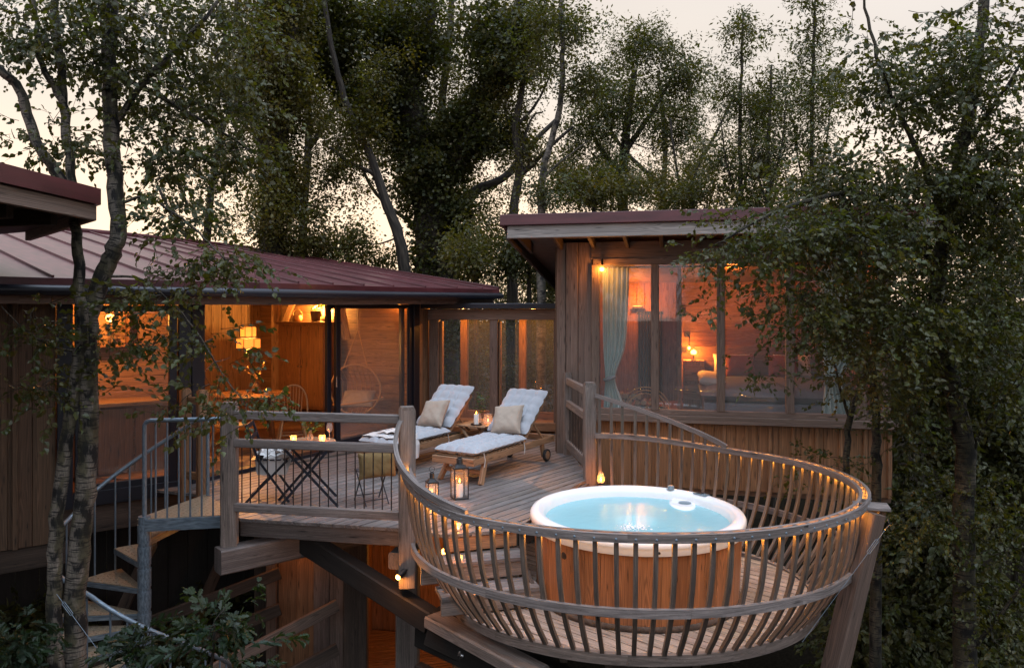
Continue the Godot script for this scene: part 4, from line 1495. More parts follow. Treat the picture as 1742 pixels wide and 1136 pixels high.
# ---------------------------------------------------------------- hot tub
func tub():
	var c := P(1.17, -0.565, 7.2)
	var o := thing("hot_tub", "round hot tub with white rim and cedar staves, filled with water", "hot tub", c)
	var st := S()
	# rim: rolled white acrylic, skirt outside, bowl inside
	lathe(st, [Vector2(0.955, 0.635), Vector2(0.985, 0.635), Vector2(0.985, 0.69), Vector2(1.0, 0.70), Vector2(1.0, 0.735), Vector2(0.985, 0.762), Vector2(0.95, 0.775), Vector2(0.915, 0.772), Vector2(0.885, 0.755), Vector2(0.865, 0.72), Vector2(0.855, 0.66)], 72, gx(o))
	part(o, "rim", st, "acrylic")
	st = S()
	lathe(st, [Vector2(0.855, 0.66), Vector2(0.84, 0.50), Vector2(0.80, 0.36), Vector2(0.55, 0.33), Vector2(0.50, 0.12), Vector2(0.0, 0.10)], 64, gx(o))
	part(o, "bowl", st, "shell")
	var n := 40
	for k in n:
		var a := TAU * (k + 0.5) / n
		st = S()
		var e := Vector3(cos(a), 0, sin(a))
		var cc := tone(0.42)
		beam(st, c + e * 0.915 + Vector3(0, 0.02, 0), c + e * 0.945 + Vector3(0, 0.65, 0), 2 * PI * 0.955 / n - 0.003, 0.03, e, 0.003, cc)
		part(o, "stave", st, "cedar")
	st = S()
	lathe(st, [Vector2(0.9, 0.0), Vector2(0.9, 0.66), Vector2(0.2, 0.66)], 40, gx(o))
	part(o, "core", st, "black")
	st = S()
	lathe(st, [Vector2(0.935, 0.0), Vector2(0.955, 0.002), Vector2(0.955, 0.04), Vector2(0.93, 0.045)], 64, gx(o))
	part(o, "base_ring", st, "beam")
	# lounger ledge with the filter lid, knob and panel
	st = S()
	var led := PackedVector2Array()
	for k in 17:
		var t := k / 16.0 * PI
		led.append(Vector2(0.05 + cos(t) * 0.0, 0))
	for k in 20:
		var a := deg_to_rad(38 + k * 2.6)
		st.set_color(Color.WHITE)
	var mid := deg_to_rad(44.0)
	var ctr := Vector3(cos(mid) * 0.77, 0.698, -sin(mid) * 0.77)
	var prof := [Vector2(0.0, 0.0), Vector2(0.16, 0.0), Vector2(0.20, -0.012), Vector2(0.22, -0.05), Vector2(0.22, -0.12)]
	st = S()
	lathe(st, prof, 36, Transform3D(gx(o).basis * Basis(Vector3.UP, mid).scaled(Vector3(0.6, 1, 1.1)), gx(o) * ctr))
	part(o, "filter_ledge", st, "acrylic")
	st = S()
	lathe(st, [Vector2(0.0, 0.004), Vector2(0.06, 0.004), Vector2(0.064, 0.0)], 20, Transform3D(Basis.IDENTITY, gx(o) * (ctr + Vector3(0.02, 0.003, 0.03))))
	part(o, "filter_opening", st, "greyplastic")
	var kn := deg_to_rad(58.0)
	st = S()
	lathe(st, [Vector2(0.0, 0.035), Vector2(0.028, 0.035), Vector2(0.034, 0.028), Vector2(0.036, 0.0), Vector2(0.05, 0.0)], 18, Transform3D(Basis.IDENTITY, gx(o) * Vector3(cos(kn) * 0.93, 0.772, -sin(kn) * 0.93)))
	part(o, "control_knob", st, "greyplastic")
	var pa := deg_to_rad(36.0)
	st = S()
	var px := Transform3D(Basis(Vector3.UP, pa - PI / 2), gx(o) * Vector3(cos(pa) * 0.93, 0.776, -sin(pa) * 0.93))
	box(st, Vector3.ZERO, Vector3(0.16, 0.012, 0.07), 0.004, Color.WHITE, px)
	var pn := part(o, "control_panel", st, "greyplastic")
	st = S()
	box(st, Vector3(-0.02, 0.009, 0), Vector3(0.07, 0.006, 0.04), 0.002, Color(0.3, 0.35, 0.4), px)
	part(pn, "display", st, "navy")
	for k in 2:
		st = S()
		box(st, Vector3(0.04 + k * 0.022, 0.009, 0), Vector3(0.014, 0.006, 0.03), 0.002, Color(2.5, 2.5, 2.5), px)
		part(pn, "button", st, "greyplastic")
	for q in [[0.03, 0.30, "skirt_bolt"], [-0.86, 0.30, "drain_hole"]]:
		var a = -PI / 2 + q[0] * 1.0
		st = S()
		var e := Vector3(cos(a), 0, -sin(a))
		var yy := 0.665 if q[2] == "skirt_bolt" else 0.53
		var rr := 0.986 if q[2] == "skirt_bolt" else 0.956
		var sz := 0.010 if q[2] == "skirt_bolt" else 0.028
		lathe(st, [Vector2(0.0, 0.004), Vector2(sz, 0.003), Vector2(sz * 1.15, -0.002)], 14, Transform3D(Basis(Quaternion(Vector3.UP, e)), c + e * rr + Vector3(0, yy, 0)))
		part(o, q[2], st, "black")
	# lamp under the water
	var ul := thing("underwater_lamp", "pale underwater lamp set in the wall of the hot tub's bowl", "lamp", c + Vector3(0.0, 0.45, 0.78))
	st = S()
	lathe(st, [Vector2(0.0, 0.02), Vector2(0.05, 0.012), Vector2(0.06, -0.01)], 16, Transform3D(Basis(Quaternion(Vector3.UP, Vector3(0, 0.1, -1).normalized())), c + Vector3(0.0, 0.45, 0.79)))
	part(ul, "lens", st, "coollamp")
	lamp(ul, c + Vector3(0.0, 0.46, 0.70), Color(0.75, 0.95, 1.0), 0.35, 0.05)
	# water
	st = S()
	for k in 60:
		var a0 := TAU * k / 60
		var a1 := TAU * (k + 1) / 60
		for r in 4:
			var r0 := 0.86 * r / 4.0
			var r1 := 0.86 * (r + 1) / 4.0
			var p := []
			var uv := []
			for q in [[r0, a0], [r1, a0], [r1, a1], [r0, a1]]:
				var v = Vector2(cos(q[1]), sin(q[1])) * q[0]
				p.append(c + Vector3(v.x, 0.675, v.y))
				uv.append(v)
			if r == 0:
				p = [p[0], p[1], p[2]]
				uv = [uv[0], uv[1], uv[2]]
			face(st, p, Vector3.UP, uv)
	single("water", "pale turquoise water filling the hot tub", "water", st, "water")
	st = S()
	for k in 110:
		var v := Vector2(R.randfn() * 0.07, R.randfn() * 0.05)
		var r := R.randf_range(0.003, 0.009)
		var hgt := maxf(0.0, 0.025 - v.length() * 0.15) * R.randf()
		lathe(st, [Vector2(0, r), Vector2(r * 0.7, r * 0.7), Vector2(r, 0)], 6, Transform3D(Basis.IDENTITY, c + Vector3(-0.07 + v.x, 0.675 + hgt, 0.30 + v.y)))
	single("water_bubbles", "white froth of bubbles where a jet breaks the tub's water", "bubbles", st, "acrylic", "", "stuff")

# ---------------------------------------------------------------- railings
func post(st: SurfaceTool, x: float, d: float, y0: float, y1: float, w: float, turn := 0.2):
	var z := Vector3(sin(turn), 0, cos(turn))
	beam(st, P(x, y0, d), P(x, y1 - 0.03, d), w, w, z, 0.012)
	beam(st, P(x, y1 - 0.03, d), P(x, y1, d), w, w, z, 0.012, Color.WHITE, 0.78)

func front_railing():
	var o := thing("front_railing", "straight timber railing with black rods along the deck's front edge", "railing", P(-1.85, 0, 7.4))
	var a := Vector2(-2.79, 7.54)
	var b := Vector2(-0.99, 7.20)
	for q in [[a, -0.27, 1.17, 0.155], [b, -0.52, 1.17, 0.155]]:
		var st := S()
		post(st, q[0].x, q[0].y, q[1], q[2], q[3], 0.19)
		part(o, "post", st, "rail")
	for q in [[1.05, 0.085, 0.06], [0.775, 0.085, 0.06], [0.145, 0.085, 0.06]]:
		var st := S()
		beam(st, P(a.x + 0.07, q[0], a.y - 0.04), P(b.x - 0.07, q[0], b.y - 0.01), q[2], q[1], Vector3.UP, 0.008)
		part(o, "rail", st, "greyrail")
	for k in 18:
		var p := a.lerp(b, 0.075 + 0.0495 * k)
		var st := S()
		tube(st, [P(p.x, 0.17, p.y - 0.01), P(p.x, 0.75, p.y - 0.01)], [0.006], 6)
		part(o, "rod", st, "black")

func side_railing():
	var o := thing("short_railing", "short timber railing with black rods beside the bedroom cabin's corner", "railing", P(0.87, 0, 10.2))
	var a := Vector2(0.80, 10.98)
	var b := Vector2(0.955, 9.40)
	for q in [[a, -0.1, 1.18, 0.11], [b, -0.6, 1.19, 0.145]]:
		var st := S()
		post(st, q[0].x, q[0].y, q[1], q[2], q[3], 0.1)
		part(o, "post", st, "rail")
	for q in [[1.06, 0.10], [0.74, 0.10], [0.16, 0.12]]:
		var st := S()
		beam(st, P(a.x, q[0], a.y - 0.05), P(b.x, q[0], b.y + 0.06), 0.06, q[1], Vector3.UP, 0.008)
		part(o, "rail", st, "rail")
	for k in 12:
		var p := a.lerp(b, 0.10 + 0.073 * k)
		var st := S()
		tube(st, [P(p.x, 0.2, p.y), P(p.x, 0.72, p.y)], [0.007], 6)
		part(o, "rod", st, "black")
	o = thing("stair_head_railing", "two short lit posts with a rail between stair head and cabin corner", "railing", P(-3.6, 0, 8.6))
	for q in [Vector2(-3.74, 8.74), Vector2(-3.49, 8.60)]:
		var st := S()
		post(st, q.x, q.y, -0.1, 1.18, 0.11, 0.7)
		part(o, "post", st, "larch")
	for y in [1.05, 0.78, 0.2]:
		var st := S()
		beam(st, P(-3.74, y, 8.74), P(-3.49, y, 8.60), 0.05, 0.08)
		part(o, "rail", st, "larch")

# ---------------------------------------------------------------- spiral stair
const PX := -3.66
const PD := 7.60
func stair_y(deg: float) -> float:      # height of the treads under a bearing, degrees anticlockwise seen from above
	var k := [[77.0, 0.0], [150.0, -0.68], [172.0, -0.89], [262.0, -1.32], [330.0, -1.98], [420.0, -2.9]]
	for i in k.size() - 1:
		if deg <= k[i + 1][0]:
			return lerpf(k[i][1], k[i + 1][1], (deg - k[i][0]) / (k[i + 1][0] - k[i][0]))
	return -2.9

func on_stair(deg: float, r: float, y: float) -> Vector3:
	return P(PX + r * cos(deg_to_rad(deg)), y, PD + r * sin(deg_to_rad(deg)))

func stair():
	var o := thing("spiral_stair", "galvanised steel spiral stair with chequered treads at lower left", "stair", P(PX, -4.6, PD))
	var st := S()
	tube(st, [P(PX, -4.6, PD), P(PX, 0.03, PD)], [0.057], 18)
	var pole := part(o, "pole", st, "steel")
	for k in 12:
		st = S()
		tube(st, [P(PX, -0.23 - 0.22 * k, PD), P(PX, -0.05 - 0.22 * k, PD)], [0.063, 0.066], 18)
		part(pole, "sleeve", st, "steel")
	st = S()
	tube(st, [P(PX, 0.0, PD), P(PX, 0.93, PD), P(PX + 0.02, 0.965, PD), P(PX + 0.06, 0.98, PD)], [0.022], 12)
	part(o, "newel", st, "steel")
	# landing
	st = S()
	slab(st, PackedVector2Array([Vector2(PX - 0.05, PD - 0.05), Vector2(-2.86, 7.72), Vector2(-3.02, 8.05), Vector2(-3.44, 8.57), Vector2(PX - 0.03, PD + 0.1)]), 0.012, 0.008)
	var lnd := part(o, "landing", st, "plate")
	st = S()
	beam(st, P(PX + 0.03, -0.05, PD - 0.055), P(-2.86, -0.05, 7.69), 0.01, 0.12, Vector3.UP, 0.002)
	part(lnd, "edge", st, "steel")
	st = S()
	beam(st, P(PX + 0.02, -0.05, PD + 0.05), P(-3.46, -0.05, 8.55), 0.01, 0.12, Vector3.UP, 0.002)
	part(lnd, "edge", st, "steel")
	# treads
	var deg := 82.0
	for k in 13:
		var w := 30.0
		var y := stair_y(deg + 14.0) - 0.05
		var out := PackedVector2Array([Vector2(PX, PD)])
		for i in 5:
			var a := deg_to_rad(deg + w * i / 4.0)
			out.append(Vector2(PX + 0.80 * cos(a), PD + 0.80 * sin(a)))
		st = S()
		slab(st, out, y, 0.008)
		var tr := part(o, "tread", st, "plate")
		for e in [deg, deg + w]:
			st = S()
			beam(st, on_stair(e, 0.05, y - 0.035), on_stair(e, 0.80, y - 0.035), 0.008, 0.05, Vector3.UP, 0.001)
			part(tr, "edge", st, "steel")
		for e in [deg + 4.0, deg + 19.0]:
			st = S()
			var top := stair_y(e) + 0.86
			tube(st, [on_stair(e, 0.81, y - 0.06), on_stair(e, 0.81, top)], [0.0095], 8)
			part(o, "baluster", st, "steel")
		deg += 25.0
	var hr := []
	for k in 70:
		var a := 72.0 + k * 4.7
		hr.append(on_stair(a, 0.81, stair_y(maxf(a, 77.0)) + 0.87))
	st = S()
	tube(st, hr, [0.022], 12)
	part(o, "handrail", st, "steel")
	st = S()
	tube(st, [P(PX + 0.06, 0.98, PD), P(-2.86, 0.99, 7.66)], [0.022], 12)
	part(o, "guard_rail", st, "steel")
	for k in 7:
		var p := Vector2(PX + 0.115 + k * 0.108, PD + k * 0.0155 - 0.005)
		st = S()
		tube(st, [P(p.x, 0.0, p.y), P(p.x, 0.98, p.y)], [0.0095], 8)
		part(o, "baluster", st, "steel")
	st = S()
	tube(st, [P(-3.38, 0.02, 8.48), P(-3.38, 0.80, 8.48), P(-3.40, 0.85, 8.52), P(-3.45, 0.86, 8.56)], [0.02], 10)
	part(o, "end_post", st, "steel")

# ---------------------------------------------------------------- things on the deck
func lounger(label: String) -> Node3D:
	var o := thing("sun_lounger", label, "sun lounger", Vector3.ZERO, 0.0, "teak sun loungers on the deck")
	for s in [-1, 1]:
		var st := S()
		beam(st, Vector3(0.0, 0.285, 0.28 * s), Vector3(2.02, 0.285, 0.28 * s), 0.032, 0.085)
		part(o, "side_rail", st, "teak", true)
		st = S()
		beam(st, Vector3(0.30, 0.27, 0.255 * s), Vector3(0.14, 0.0, 0.30 * s), 0.045, 0.075, Vector3.RIGHT)
		part(o, "leg", st, "teak", true)
		st = S()
		beam(st, Vector3(1.74, 0.27, 0.25 * s), Vector3(1.80, 0.07, 0.25 * s), 0.04, 0.07, Vector3.RIGHT)
		part(o, "leg", st, "teak", true)
		st = S()
		var wx := Transform3D(Basis(Vector3.RIGHT, PI / 2), Vector3(1.81, 0.085, 0.295 * s))
		lathe(st, [Vector2(0.0, 0.02), Vector2(0.055, 0.02), Vector2(0.06, 0.014), Vector2(0.06, -0.014), Vector2(0.055, -0.02), Vector2(0.0, -0.02)], 24, wx)
		var wh := part(o, "wheel", st, "teak", true)
		st = S()
		lathe(st, [Vector2(0.06, 0.016), Vector2(0.078, 0.022), Vector2(0.085, 0.012), Vector2(0.085, -0.012), Vector2(0.078, -0.022), Vector2(0.06, -0.016)], 24, wx)
		part(wh, "tyre", st, "rubber", true)
		st = S()
		beam(st, Vector3(1.20, 0.335, 0.262 * s), Vector3(1.80, 0.835, 0.262 * s), 0.03, 0.045)
		part(o, "back_rail", st, "teak", true)
		st = S()
		beam(st, Vector3(1.50, 0.58, 0.23 * s), Vector3(1.86, 0.27, 0.23 * s), 0.022, 0.035)
		part(o, "back_strut", st, "teak", true)
	for x in [0.0, 2.02]:
		var st := S()
		beam(st, Vector3(x, 0.285, -0.30), Vector3(x, 0.285, 0.30), 0.035, 0.086)
		part(o, "end_rail", st, "teak", true)
	for k in 13:
		var st := S()
		beam(st, Vector3(0.07 + k * 0.088, 0.335, -0.28), Vector3(0.07 + k * 0.088, 0.335, 0.28), 0.06, 0.016)
		part(o, "slat", st, "teak", true)
	for k in 8:
		var st := S()
		var f := (k + 0.5) / 8.0
		var c := Vector3(1.20 + 0.60 * f, 0.355 + 0.50 * f, 0)
		beam(st, c + Vector3(0, 0, -0.25), c + Vector3(0, 0, 0.25), 0.06, 0.016, Vector3(-0.64, 0.77, 0))
		part(o, "back_slat", st, "teak", true)
	var st := S()
	beam(st, Vector3(0.22, 0.13, -0.27), Vector3(0.22, 0.13, 0.27), 0.04, 0.05)
	part(o, "stretcher", st, "teak", true)
	return o

func lounger_cushion(label: String) -> Node3D:
	var o := thing("lounger_cushion", label, "cushion", Vector3.ZERO, 0.0, "tufted lounger cushions")
	var sx := Transform3D(Basis(Vector3.UP, PI / 2), Vector3(0.63, 0.395, 0))
	part(o, "seat_pad", cushion(0.60, 1.24, 0.15, 4, 8, 0.0, sx, 3), "cloth", true)
	var ang := atan2(0.50, 0.60)
	var bx := Transform3D(Basis(Vector3.BACK, ang) * Basis(Vector3.UP, PI / 2), Vector3(1.53, 0.71, 0))
	part(o, "back_pad", cushion(0.60, 0.80, 0.16, 4, 5, 0.0, bx, 4), "cloth", true)
	for s in [-1, 1]:
		for x in [0.22, 1.18]:
			var st := S()
			tube(st, [Vector3(x, 0.37, 0.29 * s), Vector3(x + 0.01, 0.28, 0.305 * s), Vector3(x - 0.01, 0.20, 0.305 * s)], [0.005], 5)
			part(o, "tie", st, "white", true)
	return o

func deck_things():
	var yaw := atan2(0.86, 0.51)
	var at := P(-0.70, 0, 9.10)
	var at2 := P(-1.74, 0, 9.70)
	var lo := lounger("wheeled teak sun lounger nearest the hot tub, behind the tall black lantern")
	var l2 := lo.duplicate()
	l2.name = numbered("sun_lounger")
	add_child(l2)
	tag(l2, "wheeled teak sun lounger nearer the glazed doors, with a towel over its foot", "sun lounger", "teak sun loungers on the deck")
	var cu := lounger_cushion("pale tufted cushion on the sun lounger nearest the hot tub")
	var c2 := cu.duplicate()
	c2.name = numbered("lounger_cushion")
	add_child(c2)
	tag(c2, "pale tufted cushion on the sun lounger beside the glazed doors", "cushion", "tufted lounger cushions")
	for q in [[lo, at], [cu, at], [l2, at2], [c2, at2]]:
		q[0].position = q[1]
		q[0].rotation.y = yaw
	for q in [[at, "beige square throw pillow on the lounger nearest the hot tub", 0.10], [at2, "beige square throw pillow on the lounger near the glazed doors", -0.12]]:
		var bx := Transform3D(Basis(Vector3.UP, yaw), q[0]) * Transform3D(Basis(Vector3.UP, q[2]) * Basis(Vector3.BACK, 0.95) * Basis(Vector3.UP, 0.12), Vector3(1.22, 0.62, 0.02))
		single("throw_pillow", q[1], "pillow", cushion(0.43, 0.43, 0.19, 0, 0, 0.10, bx, 9), "linen", "beige throw pillows")
	# towel and magazine on the far lounger
	var lx := Transform3D(Basis(Vector3.UP, yaw), at2)
	var st := S()
	var grid := []
	for i in 13:
		var row := []
		for j in 9:
			var z := (i - 6) / 6.0 * 0.42
			var x := 0.06 + j * 0.055 + 0.02 * sin(i * 1.3)
			var y := 0.462 + 0.006 * sin(i * 2.1 + j)
			if absf(z) > 0.30:
				y -= (absf(z) - 0.30) * 2.6
				z = signf(z) * (0.315 + 0.012 * sin(j * 2.0))
			row.append(lx * Vector3(x, y, z))
		grid.append(row)
	for i in 12:
		for j in 8:
			var n: Vector3 = (grid[i + 1][j] - grid[i][j]).cross(grid[i][j + 1] - grid[i][j]).normalized()
			if n.y < 0 and i > 2 and i < 9:
				n = -n
			face(st, [grid[i][j], grid[i + 1][j], grid[i + 1][j + 1], grid[i][j + 1]], n, [Vector2(i, j) * 0.06, Vector2(i + 1, j) * 0.06, Vector2(i + 1, j + 1) * 0.06, Vector2(i, j + 1) * 0.06])
	single("towel", "white towel draped over the foot of the lounger by the doors", "towel", st, "white")
	var mg := thing("magazine", "open magazine lying on the towel on the far lounger", "magazine", lx * Vector3(0.36, 0.475, 0))
	for s in [-1, 1]:
		st = S()
		for k in 6:
			var p := []
			for q in [[k, -1], [k + 1, -1], [k + 1, 1], [k, 1]]:
				var t: float = q[0] / 6.0
				p.append(lx * Vector3(0.36 + q[1] * 0.13, 0.478 + 0.035 * sin(t * PI) * (1 - 0.3 * t), s * t * 0.20))
			face(st, p, Vector3.UP, [Vector2(k / 6.0, 0), Vector2((k + 1) / 6.0, 0), Vector2((k + 1) / 6.0, 1), Vector2(k / 6.0, 1)])
		var pg := part(mg, "page", st, "paper")
		for k in 3:
			st = S()
			var x0 := 0.28 + k * 0.055
			var pp := []
			for q in [[x0, 0.30], [x0 + 0.035, 0.30], [x0 + 0.035, 0.72], [x0, 0.72]]:
				pp.append(lx * Vector3(q[0], 0.4815 + 0.035 * sin(q[1] * PI) * (1 - 0.3 * q[1]), s * q[1] * 0.20))
			face(st, pp, Vector3.UP, [Vector2(0, 0), Vector2(1, 0), Vector2(1, 1), Vector2(0, 1)], Color(1, 1, 1) if k != 1 else Color(6, 4, 3))
			part(pg, "print", st, "ink")
	# side table with candle, vase, jar
	var tb := thing("side_table", "small square teak table between the two sun loungers", "table", P(-0.47, 0, 10.86), yaw)
	for k in 6:
		st = S()
		box(st, Vector3(-0.205 + k * 0.082, 0.455, 0), Vector3(0.076, 0.02, 0.50), 0.004, tone(0.1))
		part(tb, "top_slat", st, "teak", true)
	for x in [-1, 1]:
		st = S()
		beam(st, Vector3(0.19 * x, 0.445, -0.2), Vector3(0.19 * x, 0.0, 0.2), 0.035, 0.04)
		part(tb, "leg", st, "teak", true)
		st = S()
		beam(st, Vector3(0.15 * x, 0.445, 0.2), Vector3(0.15 * x, 0.0, -0.2), 0.035, 0.04)
		part(tb, "leg", st, "teak", true)
	candle("white pillar candle on a small plate on the side table", P(-0.50, 0.469, 10.72), 0.036, 0.15, true, 0.015)
	var vs := thing("flower_vase", "glass vase with leafy green sprig on the side table", "vase", P(-0.47, 0.466, 10.95))
	st = S()
	lathe(st, [Vector2(0.0, 0.0), Vector2(0.035, 0.0), Vector2(0.04, 0.06), Vector2(0.022, 0.12), Vector2(0.026, 0.15)], 18, gx(vs))
	part(vs, "bottle", st, "jar")
	sprig(vs, P(-0.47, 0.48, 10.95), 0.42, 4, 0.085, 0.045, 3, 0.3)
	var jr := thing("glass_candle_jar", "squat round glass jar with tealight on the side table", "candle jar", P(-0.34, 0.466, 10.83))
	st = S()
	lathe(st, [Vector2(0.03, 0.0), Vector2(0.075, 0.02), Vector2(0.08, 0.06), Vector2(0.055, 0.10), Vector2(0.055, 0.13), Vector2(0.062, 0.14)], 20, gx(jr))
	part(jr, "bowl", st, "jar")
	flame(jr, P(-0.34, 0.50, 10.83), 0.012)
	# lanterns
	lantern("tall black lantern with a thick white candle in front of the sun lounger", P(-0.58, 0, 8.44), 0.165, 0.35, 0.15, 0.05)
	lantern("smaller black lantern behind the curved rail left of the tall one", P(-0.87, 0, 8.30), 0.12, 0.22, 0.06, 0.05)
	# step lights and the storm lamp
	var k := 0
	for q in [[P(-0.52, 0.0, 7.22), "tealight in a glass at the top of the deck steps"], [P(-0.48, -0.19, 6.86), "tealight in a glass on the upper step"], [P(-0.30, -0.38, 6.60), "tealight in a glass on the lower step"]]:
		var o := thing("tealight", q[1], "tealight", q[0], 0.0, "tealights on the deck steps")
		st = S()
		lathe(st, [Vector2(0.0, 0.003), Vector2(0.03, 0.003), Vector2(0.038, 0.06), Vector2(0.036, 0.06), Vector2(0.029, 0.006)], 14, gx(o))
		part(o, "glass", st, "jar")
		st = S()
		lathe(st, [Vector2(0.0, 0.02), Vector2(0.02, 0.02), Vector2(0.02, 0.004)], 12, gx(o))
		part(o, "wax", st, "wax")
		flame(o, q[0] + Vector3(0, 0.024, 0), 0.02)
		k += 1
	var sl := thing("storm_lamp", "glass storm candle glowing at the foot of the railing post behind the tub", "candle lamp", P(1.06, 0, 9.10))
	st = S()
	lathe(st, [Vector2(0.0, 0.0), Vector2(0.05, 0.0), Vector2(0.05, 0.012), Vector2(0.0, 0.014)], 16, gx(sl))
	part(sl, "base", st, "chrome")
	st = S()
	lathe(st, [Vector2(0.03, 0.014), Vector2(0.048, 0.05), Vector2(0.046, 0.09), Vector2(0.028, 0.135), Vector2(0.028, 0.15)], 18, gx(sl))
	part(sl, "chimney", st, "jar")
	flame(sl, P(1.06, 0.03, 9.10), 0.05, 1.6)
	bistro()

func flame(o: Node3D, at: Vector3, e: float, s := 1.0):
	var st := S()
	lathe(st, [Vector2(0.0, 0.0), Vector2(0.006, 0.008), Vector2(0.007, 0.015), Vector2(0.004, 0.030), Vector2(0.0, 0.042)], 10, Transform3D(Basis.IDENTITY.scaled(Vector3.ONE * s), at))
	part(o, "flame", st, "flame")
	lamp(o, at + Vector3(0, 0.018 * s, 0), Color(1.0, 0.55, 0.18), e, 0.012)

func candle(label: String, at: Vector3, r: float, h: float, plate: bool, e: float) -> Node3D:
	var o := thing("candle", label, "candle", at)
	var st := S()
	if plate:
		lathe(st, [Vector2(0.0, 0.0), Vector2(0.07, 0.0), Vector2(0.085, 0.012), Vector2(0.08, 0.014), Vector2(0.0, 0.006)], 22, gx(o))
		part(o, "plate", st, "terracotta")
	st = S()
	lathe(st, [Vector2(r, 0.006), Vector2(r, h - 0.005), Vector2(r - 0.005, h), Vector2(0.0, h - 0.006)], 20, gx(o))
	part(o, "wax", st, "wax")
	flame(o, at + Vector3(0, h, 0), e)
	return o

func lantern(label: String, at: Vector3, w: float, h: float, ch: float, e: float):
	var o := thing("lantern", label, "lantern", at, 0.35, "black candle lanterns")
	var st := S()
	box(st, Vector3(0, 0.008, 0), Vector3(w, 0.016, w), 0.002)
	part(o, "base", st, "black", true)
	for x in [-1, 1]:
		for z in [-1, 1]:
			st = S()
			box(st, Vector3(x * (w / 2 - 0.006), h / 2, z * (w / 2 - 0.006)), Vector3(0.011, h - 0.03, 0.011), 0.001)
			part(o, "corner_bar", st, "black", true)
	st = S()
	for z in [-1, 1]:
		box(st, Vector3(0, h - 0.008, z * (w / 2 - 0.006)), Vector3(w, 0.016, 0.013), 0.001)
		box(st, Vector3(z * (w / 2 - 0.006), h - 0.0082, 0), Vector3(0.013, 0.0155, w - 0.027), 0.001)
	part(o, "top_frame", st, "black", true)
	st = S()
	lathe(st, [Vector2(w * 0.66, h - 0.004), Vector2(w * 0.30, h + 0.03), Vector2(w * 0.24, h + 0.032), Vector2(w * 0.24, h + 0.085), Vector2(w * 0.18, h + 0.095), Vector2(0.0, h + 0.10)], 4, Transform3D(Basis(Vector3.UP, PI / 4), Vector3.ZERO))
	part(o, "hood", st, "black", true)
	st = S()
	var ring_ := []
	for k in 13:
		ring_.append(Vector3(cos(TAU * k / 12.0) * 0.03, h + 0.13 + sin(TAU * k / 12.0) * 0.03, 0))
	tube(st, ring_, [0.0025], 5)
	part(o, "ring", st, "black", true)
	for k in 4:
		st = S()
		var b := Basis(Vector3.UP, k * PI / 2)
		var q := w / 2 - 0.006
		face(st, [b * Vector3(-q, 0.016, q), b * Vector3(q, 0.016, q), b * Vector3(q, h - 0.015, q), b * Vector3(-q, h - 0.015, q)], b * Vector3.BACK, [Vector2(0, 0), Vector2(1, 0), Vector2(1, 1), Vector2(0, 1)])
		part(o, "pane", st, "glass", true)
	st = S()
	lathe(st, [Vector2(w * 0.22, 0.017), Vector2(w * 0.22, 0.013 + ch), Vector2(w * 0.19, 0.017 + ch), Vector2(0.0, 0.012 + ch)], 20)
	part(o, "candle", st, "wax", true)
	flame(o, at + Vector3(0, 0.018 + ch, 0), e, 1.3)

